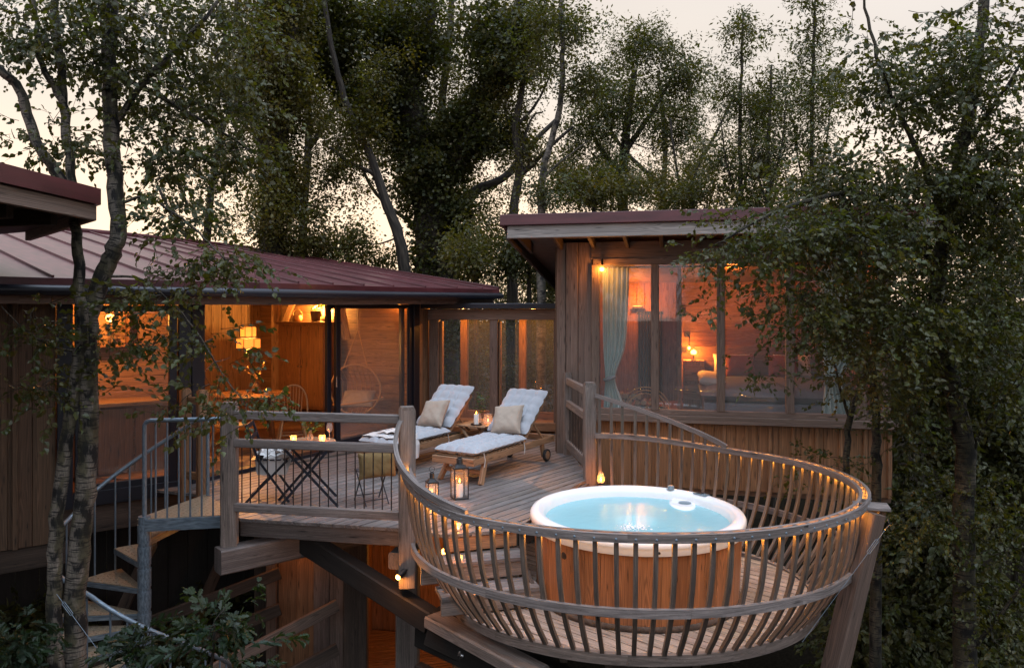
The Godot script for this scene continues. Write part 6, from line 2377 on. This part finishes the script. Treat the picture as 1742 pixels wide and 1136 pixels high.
# ---------------------------------------------------------------- trees
# a point d metres away, given by its bearing and height as seen from the camera's foot (in 1/1300 of the distance)
func at(u: float, v: float, d: float) -> Vector3:
	return P((u - 871.0) / 1300.0 * d, EYE - (v - 527.0) / 1300.0 * d, d)

func line(a: Array) -> Array:
	var r := []
	for q in a:
		r.append(at(q[0], q[1], q[2]))
	return r

func blob(u: float, v: float, d: float, ru: float, rv: float, deep: float, n: int) -> Array:
	return [at(u, v, d), Vector3(ru / 1300.0 * d, rv / 1300.0 * d, deep), n]

func trees():
	# birch at the left, in front of the stair
	tree("birch_tree", "birch with twin speckled trunks in front of the spiral stair at left", "tree", "", [
		[line([[92, 1400, 6.25], [93, 1136, 6.25], [92, 1000, 6.25], [97, 880, 6.25], [112, 750, 6.25], [128, 640, 6.25], [140, 560, 6.25], [133, 450, 6.25], [125, 345, 6.25], [116, 250, 6.3], [104, 140, 6.4], [92, 20, 6.5], [88, -60, 6.5]]), 0.068, 0.03],
		[line([[122, 1400, 6.4], [126, 1136, 6.38], [128, 1000, 6.36], [140, 880, 6.34], [148, 760, 6.32], [150, 640, 6.32], [152, 540, 6.32], [178, 460, 6.34], [200, 400, 6.36], [194, 300, 6.4], [186, 180, 6.45], [186, 60, 6.5], [190, -60, 6.5]]), 0.094, 0.055],
		[line([[127, 350, 6.25], [98, 300, 6.2], [62, 240, 6.15], [30, 150, 6.1], [0, 120, 6.0], [-60, 60, 6.0]]), 0.05, 0.03],
		[line([[106, 175, 6.35], [70, 110, 6.3], [62, 40, 6.3], [50, -40, 6.3]]), 0.03, 0.015],
		[line([[197, 350, 6.4], [250, 335, 6.3], [320, 380, 6.2], [370, 430, 6.1], [410, 470, 6.1]]), 0.016, 0.005],
		[line([[190, 470, 6.35], [250, 480, 6.3], [330, 560, 6.2], [380, 640, 6.1], [420, 690, 6.1]]), 0.012, 0.004],
		[line([[150, 600, 6.3], [90, 590, 6.2], [40, 560, 6.1], [0, 520, 6.0]]), 0.012, 0.004],
		[line([[187, 220, 6.45], [260, 120, 6.5], [340, 40, 6.5], [400, -40, 6.6]]), 0.035, 0.012],
		[line([[190, 120, 6.45], [280, 170, 6.6], [370, 220, 6.8], [430, 260, 7.0]]), 0.025, 0.008],
	], [
		blob(300, 110, 6.8, 150, 110, 0.8, 50), blob(380, 230, 7.0, 75, 100, 0.6, 26), blob(120, 60, 6.3, 120, 70, 0.6, 28), blob(30, 60, 6.2, 60, 60, 0.5, 14), blob(270, 250, 6.7, 70, 60, 0.5, 16), blob(250, -10, 6.6, 200, 50, 0.8, 30),
		blob(300, 360, 6.3, 80, 60, 0.4, 9), blob(360, 460, 6.15, 90, 38, 0.35, 11), blob(250, 505, 6.2, 60, 20, 0.3, 5), blob(120, 250, 6.2, 50, 30, 0.3, 6), blob(60, 560, 6.1, 55, 40, 0.35, 7), blob(70, 660, 6.15, 50, 50, 0.3, 7), blob(360, 600, 6.15, 30, 55, 0.2, 5), blob(410, 690, 6.1, 40, 30, 0.2, 5), blob(230, 590, 6.2, 40, 20, 0.25, 4), blob(20, 230, 6.0, 20, 20, 0.2, 2), blob(300, 700, 6.15, 20, 30, 0.2, 2)
	], "birch", "birchleaf", "birchbark", 9, 0.23, 101)
	# birches at the right
	tree("birch_tree", "dark birch with dense foliage filling the right side, its trunk right of the leaning post", "tree", "", [
		[line([[1640, 1500, 8.2], [1642, 1136, 8.2], [1640, 900, 8.2], [1642, 770, 8.2], [1622, 660, 8.2], [1600, 560, 8.2], [1596, 470, 8.2], [1612, 380, 8.2], [1640, 240, 8.2], [1665, 100, 8.2], [1680, -60, 8.2]]), 0.13, 0.05],
		[line([[1598, 470, 8.2], [1540, 380, 7.9], [1470, 330, 7.6], [1380, 340, 7.3], [1300, 370, 7.1], [1230, 410, 7.0]]), 0.045, 0.008],
		[line([[1610, 385, 8.2], [1560, 250, 8.0], [1500, 120, 7.8], [1470, 0, 7.8]]), 0.04, 0.012],
		[line([[1630, 270, 8.2], [1690, 180, 8.0], [1750, 90, 7.8]]), 0.04, 0.012],
		[line([[1642, 800, 8.2], [1690, 700, 8.0], [1750, 640, 7.8]]), 0.022, 0.008],
		[line([[1640, 1120, 8.2], [1700, 1050, 8.0], [1760, 960, 7.8]]), 0.03, 0.012],
	], [
		blob(1590, 330, 8.0, 150, 120, 0.9, 90), blob(1450, 415, 7.4, 110, 75, 0.6, 50), blob(1330, 390, 7.1, 75, 45, 0.4, 18), blob(1240, 425, 7.0, 45, 20, 0.25, 6), blob(1650, 110, 8.0, 110, 110, 0.9, 66), blob(1500, 130, 7.8, 80, 120, 0.7, 26), blob(1700, 320, 7.9, 60, 200, 0.8, 50), blob(1510, 540, 7.5, 110, 70, 0.6, 46), blob(1365, 510, 7.2, 55, 65, 0.4, 15), blob(1620, 540, 7.9, 110, 90, 0.7, 44), blob(1300, 645, 7.2, 22, 36, 0.2, 2), blob(1370, 590, 7.3, 40, 25, 0.3, 4), blob(1470, 640, 7.6, 50, 50, 0.4, 10), blob(1700, 620, 7.9, 60, 100, 0.6, 24), blob(1560, 700, 8.0, 45, 80, 0.4, 12), blob(1700, 860, 7.9, 60, 130, 0.6, 20), blob(1560, 900, 7.8, 35, 60, 0.3, 7), blob(1220, 520, 7.05, 18, 22, 0.15, 2), blob(1700, 1060, 7.8, 60, 70, 0.5, 10), blob(1420, 310, 7.6, 100, 60, 0.5, 26)
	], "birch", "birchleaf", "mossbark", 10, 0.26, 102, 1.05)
	tree("young_birch", "thin forked birch stem growing up beside the basket railing's right edge", "tree", "", [
		[line([[1492, 1400, 8.6], [1490, 1000, 8.6], [1490, 870, 8.6], [1492, 750, 8.6], [1486, 620, 8.6], [1500, 480, 8.6], [1490, 330, 8.6]]), 0.075, 0.03],
		[line([[1440, 1100, 8.9], [1442, 830, 8.9], [1444, 720, 8.9], [1468, 655, 8.8], [1490, 590, 8.6]]), 0.045, 0.03],
		[line([[1446, 712, 8.9], [1425, 640, 8.8], [1410, 570, 8.8]]), 0.022, 0.008],
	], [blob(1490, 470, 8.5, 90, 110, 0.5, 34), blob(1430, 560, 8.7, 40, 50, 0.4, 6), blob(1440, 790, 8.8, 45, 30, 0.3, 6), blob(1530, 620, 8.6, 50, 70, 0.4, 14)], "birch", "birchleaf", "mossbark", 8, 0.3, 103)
	# the big ivy-clad tree in the middle
	tree("ivy_tree", "big dark ivy-clad tree with spreading limbs behind the cabins", "tree", "", [
		[line([[742, 1060, 19], [742, 560, 19], [738, 420, 19], [726, 300, 19], [700, 190, 19], [668, 60, 19], [650, -80, 19]]), 0.62, 0.25],
		[line([[734, 330, 19], [790, 250, 18.6], [830, 150, 18.4], [868, 60, 18.2], [900, -60, 18]]), 0.30, 0.12],
		[line([[716, 250, 19], [640, 200, 18.8], [580, 130, 18.6], [540, 30, 18.4], [520, -80, 18.4]]), 0.30, 0.12],
		[line([[738, 400, 19], [800, 330, 19.4], [860, 300, 19.8], [900, 250, 20], [950, 200, 20.2]]), 0.16, 0.05],
		[line([[690, 140, 19], [728, 60, 18.8], [740, -60, 18.8]]), 0.18, 0.08],
	], [
		blob(700, 50, 18.8, 90, 70, 1.4, 34), blob(560, 50, 18.4, 90, 70, 1.4, 34), blob(865, 60, 18.2, 80, 70, 1.3, 28), blob(610, 170, 18.8, 70, 50, 1.1, 18), blob(780, 200, 18.6, 45, 50, 0.9, 11), blob(715, 300, 19, 50, 70, 0.9, 20), blob(850, 230, 18.6, 45, 40, 0.9, 10), blob(780, 390, 19, 40, 70, 0.8, 16), blob(490, 130, 18.5, 50, 70, 1.0, 14)
	], "ivy", "darkleaf", "bark", 18, 0.52, 104, 1.35, [[0, 0.62, 620, 0.1, 0.9], [1, 0.36, 260, 0.0, 0.8], [2, 0.36, 260, 0.0, 0.8]])
	tree("tall_tree", "tall open-crowned tree filling the gaps behind the big ivy-clad tree", "tree", "", [
		[line([[770, 900, 25], [768, 560, 25], [772, 380, 25], [750, 220, 25], [765, 60, 25], [770, -80, 25]]), 0.26, 0.08],
		[line([[768, 360, 25], [700, 250, 25], [660, 120, 25], [640, -20, 25]]), 0.14, 0.04],
		[line([[768, 300, 25], [840, 190, 25], [880, 60, 25]]), 0.12, 0.04],
		[line([[760, 420, 25], [640, 330, 25], [600, 230, 25]]), 0.10, 0.03],
	], [blob(680, 90, 25, 130, 110, 1.8, 60), blob(850, 110, 25, 90, 110, 1.6, 40), blob(640, 260, 25, 90, 80, 1.4, 34), blob(840, 270, 25, 80, 80, 1.4, 30), blob(780, 200, 25, 80, 120, 1.4, 34), blob(930, 60, 25, 60, 70, 1.2, 18)], "fine", "olive", "bark", 13, 0.8, 120, 1.25)
	tree("tall_tree", "tall open-crowned tree filling the gaps behind the olive ivy-wrapped tree", "tree", "", [
		[line([[520, 900, 23], [520, 560, 23], [515, 380, 23], [525, 220, 23], [510, 60, 23], [512, -80, 23]]), 0.2, 0.06],
		[line([[517, 330, 23], [450, 220, 23], [420, 100, 23]]), 0.10, 0.03],
		[line([[520, 260, 23], [580, 160, 23], [600, 40, 23]]), 0.10, 0.03],
	], [blob(520, 80, 23, 110, 100, 1.5, 46), blob(420, 120, 23, 70, 90, 1.3, 24), blob(560, 220, 23, 70, 80, 1.3, 24), blob(330, 160, 22, 70, 90, 1.2, 18), blob(460, 280, 23, 60, 60, 1.2, 16)], "fine", "olive", "bark", 12, 0.75, 121, 1.15)
	tree("tall_tree", "tall open-crowned tree filling the gaps behind the ash crown and the feathery trees", "tree", "", [
		[line([[1130, 900, 27], [1130, 560, 27], [1126, 380, 27], [1132, 240, 27], [1120, 120, 27]]), 0.2, 0.05],
		[line([[1128, 360, 27], [1200, 260, 27], [1250, 160, 27]]), 0.10, 0.03],
		[line([[1130, 320, 27], [1050, 240, 27], [1010, 150, 27]]), 0.10, 0.03],
	], [blob(1110, 190, 27, 100, 70, 1.5, 34), blob(1230, 230, 27, 90, 90, 1.5, 34), blob(1010, 200, 27, 60, 80, 1.4, 20), blob(1320, 200, 27, 70, 110, 1.4, 26), blob(1150, 310, 27, 160, 40, 1.5, 36), blob(1400, 160, 27, 50, 90, 1.3, 16)], "ash", "ashleaf", "bark", 11, 0.8, 122, 1.25)
	tree("leaning_tree", "bare leaning trunk rising left from the cabin roof's right end", "tree", "", [
		[line([[700, 1060, 17], [692, 560, 17], [682, 420, 17], [655, 340, 17], [628, 260, 17], [590, 180, 17], [560, 60, 17], [545, -60, 17]]), 0.18, 0.04],
		[line([[660, 350, 17], [640, 300, 17], [600, 280, 16.8], [560, 250, 16.6]]), 0.08, 0.03],
	], [blob(590, 240, 17, 50, 50, 0.8, 12), blob(545, 330, 16.8, 55, 60, 0.9, 18), blob(600, 410, 16.6, 50, 30, 0.7, 11), blob(520, 415, 16.5, 50, 30, 0.7, 12), blob(650, 120, 17, 50, 70, 0.8, 9)], "fine", "olive", "bark", 14, 0.44, 105, 1.1)
	tree("ivy_column_tree", "olive green ivy-wrapped tree standing behind the cabin roof's middle", "tree", "", [
		[line([[462, 1060, 16], [462, 560, 16], [462, 400, 16], [470, 250, 16], [490, 100, 16], [500, -80, 16]]), 0.30, 0.16],
		[line([[468, 300, 16], [430, 200, 16], [410, 80, 16], [400, -60, 16]]), 0.14, 0.06],
	], [blob(475, 130, 16, 55, 110, 1.0, 34), blob(430, 30, 16, 70, 70, 1.0, 24), blob(480, 340, 16, 42, 80, 0.8, 26), blob(410, 160, 16, 35, 70, 0.7, 9), blob(540, 190, 16.4, 40, 60, 0.7, 10)], "fine", "olive", "bark", 16, 0.44, 106, 1.1, [[0, 0.45, 560, 0.3, 0.95]])
	tree("bushy_tree", "low bushy tree glowing against the sky above the cabin roof's left part", "tree", "", [
		[line([[340, 1060, 18], [345, 600, 18], [350, 430, 18], [360, 320, 18], [380, 200, 18]]), 0.16, 0.05],
		[line([[350, 440, 18], [300, 380, 18], [270, 320, 18]]), 0.07, 0.03],
	], [blob(340, 300, 18, 50, 36, 0.8, 9), blob(395, 380, 18, 40, 30, 0.7, 7), blob(270, 405, 18, 40, 20, 0.6, 4), blob(340, 435, 18, 80, 18, 0.7, 8), blob(390, 250, 18, 40, 50, 0.8, 9)], "fine", "olive", "bark", 11, 0.44, 107, 1.0)
	# middle right, thinner trees
	tree("pale_birch", "slender pale birch trunk rising behind the bedroom cabin's left roof corner", "tree", "", [
		[line([[922, 1060, 15], [921, 560, 15], [921, 370, 15], [924, 290, 15], [938, 240, 15], [954, 170, 15], [957, 80, 15], [950, -60, 15]]), 0.11, 0.04],
		[line([[925, 300, 15], [960, 270, 15], [1000, 240, 15]]), 0.03, 0.01],
	], [blob(955, 60, 15, 60, 70, 0.8, 24), blob(985, 130, 15, 50, 40, 0.7, 14), blob(930, 330, 15, 40, 30, 0.6, 7)], "fine", "ashleaf", "birchbark", 11, 0.40, 108, 0.95)
	tree("crooked_tree", "crooked bare-limbed tree with sparse leaves against the sky, left of the pale birch", "tree", "", [
		[line([[870, 1060, 18], [872, 560, 18], [872, 380, 18], [884, 285, 18], [876, 220, 18], [890, 140, 18], [900, 40, 18]]), 0.17, 0.05],
		[line([[880, 300, 18], [905, 280, 18], [930, 255, 17.8], [975, 215, 17.6]]), 0.09, 0.03],
		[line([[878, 215, 18], [910, 180, 18], [935, 130, 18]]), 0.05, 0.02],
		[line([[905, 280, 18], [890, 250, 18], [905, 200, 18], [925, 190, 18]]), 0.05, 0.015],
	], [blob(905, 110, 18, 60, 50, 0.9, 26), blob(850, 180, 18, 50, 40, 0.9, 14), blob(900, 240, 18, 50, 50, 0.8, 16), blob(850, 380, 17.5, 60, 50, 0.9, 30), blob(910, 370, 17.5, 40, 40, 0.8, 12), blob(960, 300, 17.5, 30, 40, 0.8, 8)], "fine", "olive", "bark", 9, 0.40, 109, 1.0, [], 0.25)
	tree("ash_tree", "broad rounded ash crown with sky gaps above the bedroom cabin", "tree", "", [
		[line([[1060, 1060, 21], [1062, 560, 21], [1060, 330, 21], [1066, 220, 21], [1080, 120, 21]]), 0.24, 0.08],
		[line([[1062, 260, 21], [1110, 190, 21], [1150, 120, 21]]), 0.10, 0.03],
		[line([[1060, 300, 21], [1020, 250, 21], [1000, 200, 21]]), 0.09, 0.03],
	], [blob(1080, 90, 21, 60, 45, 1.0, 20), blob(1150, 130, 21, 50, 50, 1.0, 20), blob(1060, 180, 21, 60, 60, 1.1, 30), blob(1010, 240, 21, 50, 70, 1.0, 26), blob(1170, 200, 21, 40, 30, 0.9, 10), blob(1120, 60, 21, 40, 20, 0.7, 6), blob(1000, 320, 20, 70, 35, 1.0, 26), blob(1120, 250, 21, 50, 40, 0.8, 9), blob(1060, 320, 20, 60, 30, 0.9, 20), blob(960, 280, 20.5, 30, 60, 0.8, 10)], "ash", "ashleaf", "bark", 13, 0.55, 110, 1.25)
	tree("sapling_tree", "thin open sapling between the ash crown and the tall narrow trees", "tree", "", [
		[line([[1165, 1060, 19], [1165, 560, 19], [1162, 360, 19], [1150, 280, 19], [1140, 200, 19]]), 0.07, 0.02],
		[line([[1163, 340, 19], [1190, 280, 19], [1200, 230, 19]]), 0.03, 0.01],
	], [blob(1140, 300, 19, 30, 50, 0.6, 11), blob(1190, 290, 19, 25, 40, 0.6, 8), blob(1170, 340, 19, 60, 25, 0.7, 14)], "ash", "olive", "bark", 9, 0.46, 111, 1.0)
	for q in [[1262, 60, 17.0, "tall narrow feathery tree just left of the right-hand birch foliage", 112], [1310, 150, 16.0, "slim feathery tree partly covered by the right-hand birch", 113], [1385, 30, 16.5, "tall feathery tree poking up behind the right-hand birch foliage", 114]]:
		var u: float = q[0]
		var v: float = q[1]
		var d: float = q[2]
		tree("feathery_tree", q[3], "tree", "", [
			[line([[u + 4, 1060, d], [u + 4, 560, d], [u, 380, d], [u - 3, 250, d], [u, v + 40, d], [u + 3, v - 40, d]]), 0.09, 0.02],
			[line([[u, 360, d], [u - 25, 280, d], [u - 36, 200, d]]), 0.035, 0.01],
			[line([[u, 330, d], [u + 22, 240, d], [u + 28, 160, d]]), 0.035, 0.01],
		], [blob(u, v, d, 26, 60, 0.5, 12), blob(u - 14, v + 100, d, 34, 60, 0.6, 15), blob(u + 16, v + 140, d, 34, 60, 0.6, 15), blob(u - 25, v + 220, d, 30, 40, 0.6, 10), blob(u + 20, v + 240, d, 35, 40, 0.6, 11), blob(u, 350, d, 45, 35, 0.7, 12)], "ash", "ashleaf", "bark", 10, 0.43, q[4], 1.0)
	# a belt of woodland farther back, each tree on its own
	var r := RandomNumberGenerator.new()
	r.seed = 77
	var where := ["behind the left roof corner", "behind the red roof's ridge, left", "behind the red roof's ridge, right", "left of the big ivy-clad tree", "right of the big ivy-clad tree", "behind the glazed corridor", "behind the bedroom cabin's roof, left", "behind the bedroom cabin's roof, middle", "behind the bedroom cabin's roof, right", "far behind the right-hand birch", "at the far right edge", "beyond the right edge of the view", "well beyond the right edge of the view", "beyond the left edge of the view"]
	var us := [60, 250, 430, 580, 800, 930, 1030, 1160, 1300, 1480, 1680, 1880, 2100, -160]
	var tops := [540, 520, 500, 490, 450, 430, 400, 420, 410, 350, 330, 260, 240, 300]
	for k in us.size():
		var d := r.randf_range(24, 30)
		var u: float = us[k]
		var v: float = tops[k]
		tree("woodland_tree", "distant low woodland tree " + where[k], "tree", "woodland trees far behind the cabins", [
			[line([[u, 860, d], [u, 620, d], [u + 8, v + 60, d], [u + 4, v, d]]), 0.2, 0.05],
			[line([[u, 640, d], [u - 40, v + 120, d], [u - 60, v + 60, d]]), 0.1, 0.03],
		], [blob(u, v + 30, d, 80, 40, 1.5, 16), blob(u - 60, v + 90, d, 90, 50, 1.8, 26), blob(u + 60, v + 90, d, 90, 50, 1.8, 26), blob(u, v + 170, d, 130, 80, 2.0, 40)], "ash", "olive", "bark", 12, 0.77, 200 + k, 1.5)
	# bushes
	for q in [[900, 450, 16.5, 70, 50, 26, "dark leafy bush above the glazed corridor's flat roof"], [810, 430, 16, 60, 40, 22, "leafy bush beside the red roof's right end"], [560, 440, 17.5, 110, 30, 26, "bush peeping over the red roof's ridge at its right"], [860, 640, 16.5, 150, 130, 60, "tall dark hedge bush seen through the glazed corridor"], [1010, 320, 18, 80, 30, 22, "bush crown showing just above the bedroom cabin's roof"], [1180, 330, 18, 80, 30, 20, "bush crown above the right part of the bedroom cabin's roof"]]:
		tree("bush", q[6], "bush", "bushes behind the cabins", [[line([[q[0], 1000, q[2]], [q[0], q[1] + 60, q[2]], [q[0], q[1], q[2]]]), 0.08, 0.03]], [blob(q[0], q[1], q[2], q[3], q[4], 0.9, q[5])], "fine", "darkleaf" if q[2] == 16.5 else "olive", "bark", 14, 0.34, int(q[0]) + 300, 1.15)
	for q in [[1600, 640, 11.5, 120, 120, 70, "dark shrub mass right of the bedroom cabin, behind the birch trunk"], [1720, 800, 11, 90, 160, 70, "dark shrub mass at the right edge of the view"], [1560, 900, 10.5, 80, 130, 50, "dark shrub low behind the leaning post"], [1660, 1080, 10, 120, 100, 60, "dark undergrowth shrub in the lower right corner"], [1500, 1080, 10, 70, 90, 34, "dark undergrowth shrub under the basket platform's right side"], [1720, 500, 13, 90, 130, 50, "tall dark shrub high at the right edge"]]:
		tree("forest_shrub", q[6], "shrub", "dark forest shrubs at right", [[line([[q[0], 1300, q[2]], [q[0] + 10, q[1] + 100, q[2]], [q[0], q[1], q[2]]]), 0.06, 0.02]], [blob(q[0], q[1], q[2], q[3], q[4], 0.9, q[5])], "shrub", "darkleaf", "bark", 12, 0.4, int(q[0]) + int(q[1]), 1.3)
	for q in [[40, 1080, 9.6, 90, 70, 26, "dark shrub in the shade below the left cabin, at the left edge"], [330, 1110, 9.4, 80, 50, 16, "dark shrub in the shade behind the spiral stair's pole"]]:
		tree("forest_shrub", q[6], "shrub", "dark shrubs under the left cabin", [[line([[q[0], 1300, q[2]], [q[0] + 10, q[1] + 100, q[2]], [q[0], q[1], q[2]]]), 0.06, 0.02]], [blob(q[0], q[1], q[2], q[3], q[4], 0.9, q[5])], "shrub", "darkleaf", "bark", 14, 0.4, int(q[0]) + int(q[1]), 1.5)
	# oak sprigs low in the foreground
	for q in [[365, 1062, 5.6, 50, 38, 8, "oak branch with lobed leaves at the bottom left, in front of the guard boards"], [235, 1108, 5.7, 52, 24, 7, "oak foliage at the bottom, below the stair pole"], [25, 1095, 5.8, 45, 40, 9, "oak foliage in the bottom left corner"], [455, 1125, 5.6, 25, 10, 3, "small oak sprig at the bottom edge right of the oak branch"]]:
		tree("oak_shrub", q[6], "shrub", "oak shrubs along the bottom left", [[line([[q[0] - 20, 1500, q[2]], [q[0] - 10, 1200, q[2]], [q[0], q[1], q[2]]]), 0.025, 0.008]], [blob(q[0], q[1], q[2], q[3], q[4], 0.25, q[5])], "oak", "oakleaf", "bark", 7, 0.16, int(q[0]) + 900, 0.66)
	# woodland behind the viewer, which the panes mirror
	var k := 0
	for q in [[-8.0, 13.0], [-1.0, 17.0], [7.0, 15.0], [15.0, 5.0], [16.0, -5.0], [-15.0, 6.0]]:
		var b := Vector3(q[0], -4.6, q[1])
		tree("mirrored_tree", ["woodland tree behind the viewer on the left", "woodland tree straight behind the viewer", "woodland tree behind the viewer on the right", "woodland tree beside the viewer, far to the right", "woodland tree right of the basket platform, out of view", "woodland tree beside the viewer, far to the left"][k], "tree", "woodland trees behind the viewer", [
			[[b, b + Vector3(0.2, 4, 0), b + Vector3(-0.1, 8, 0.2), b + Vector3(0.1, 11, 0)], 0.28, 0.06],
			[[b + Vector3(0.1, 5, 0), b + Vector3(1.2, 7, 0.5), b + Vector3(2.0, 9, 0.8)], 0.1, 0.03],
		], [[b + Vector3(0, 10, 0), Vector3(1.8, 2.0, 1.8), 34], [b + Vector3(1.4, 7.5, 0.5), Vector3(1.8, 1.8, 1.8), 30], [b + Vector3(-1.4, 6.8, -0.4), Vector3(1.8, 1.8, 1.8), 30], [b + Vector3(0, 3.4, 0), Vector3(2.4, 1.8, 2.0), 30]], "ivy", "darkleaf", "bark", 10, 0.7, 400 + k, 1.6)
		k += 1
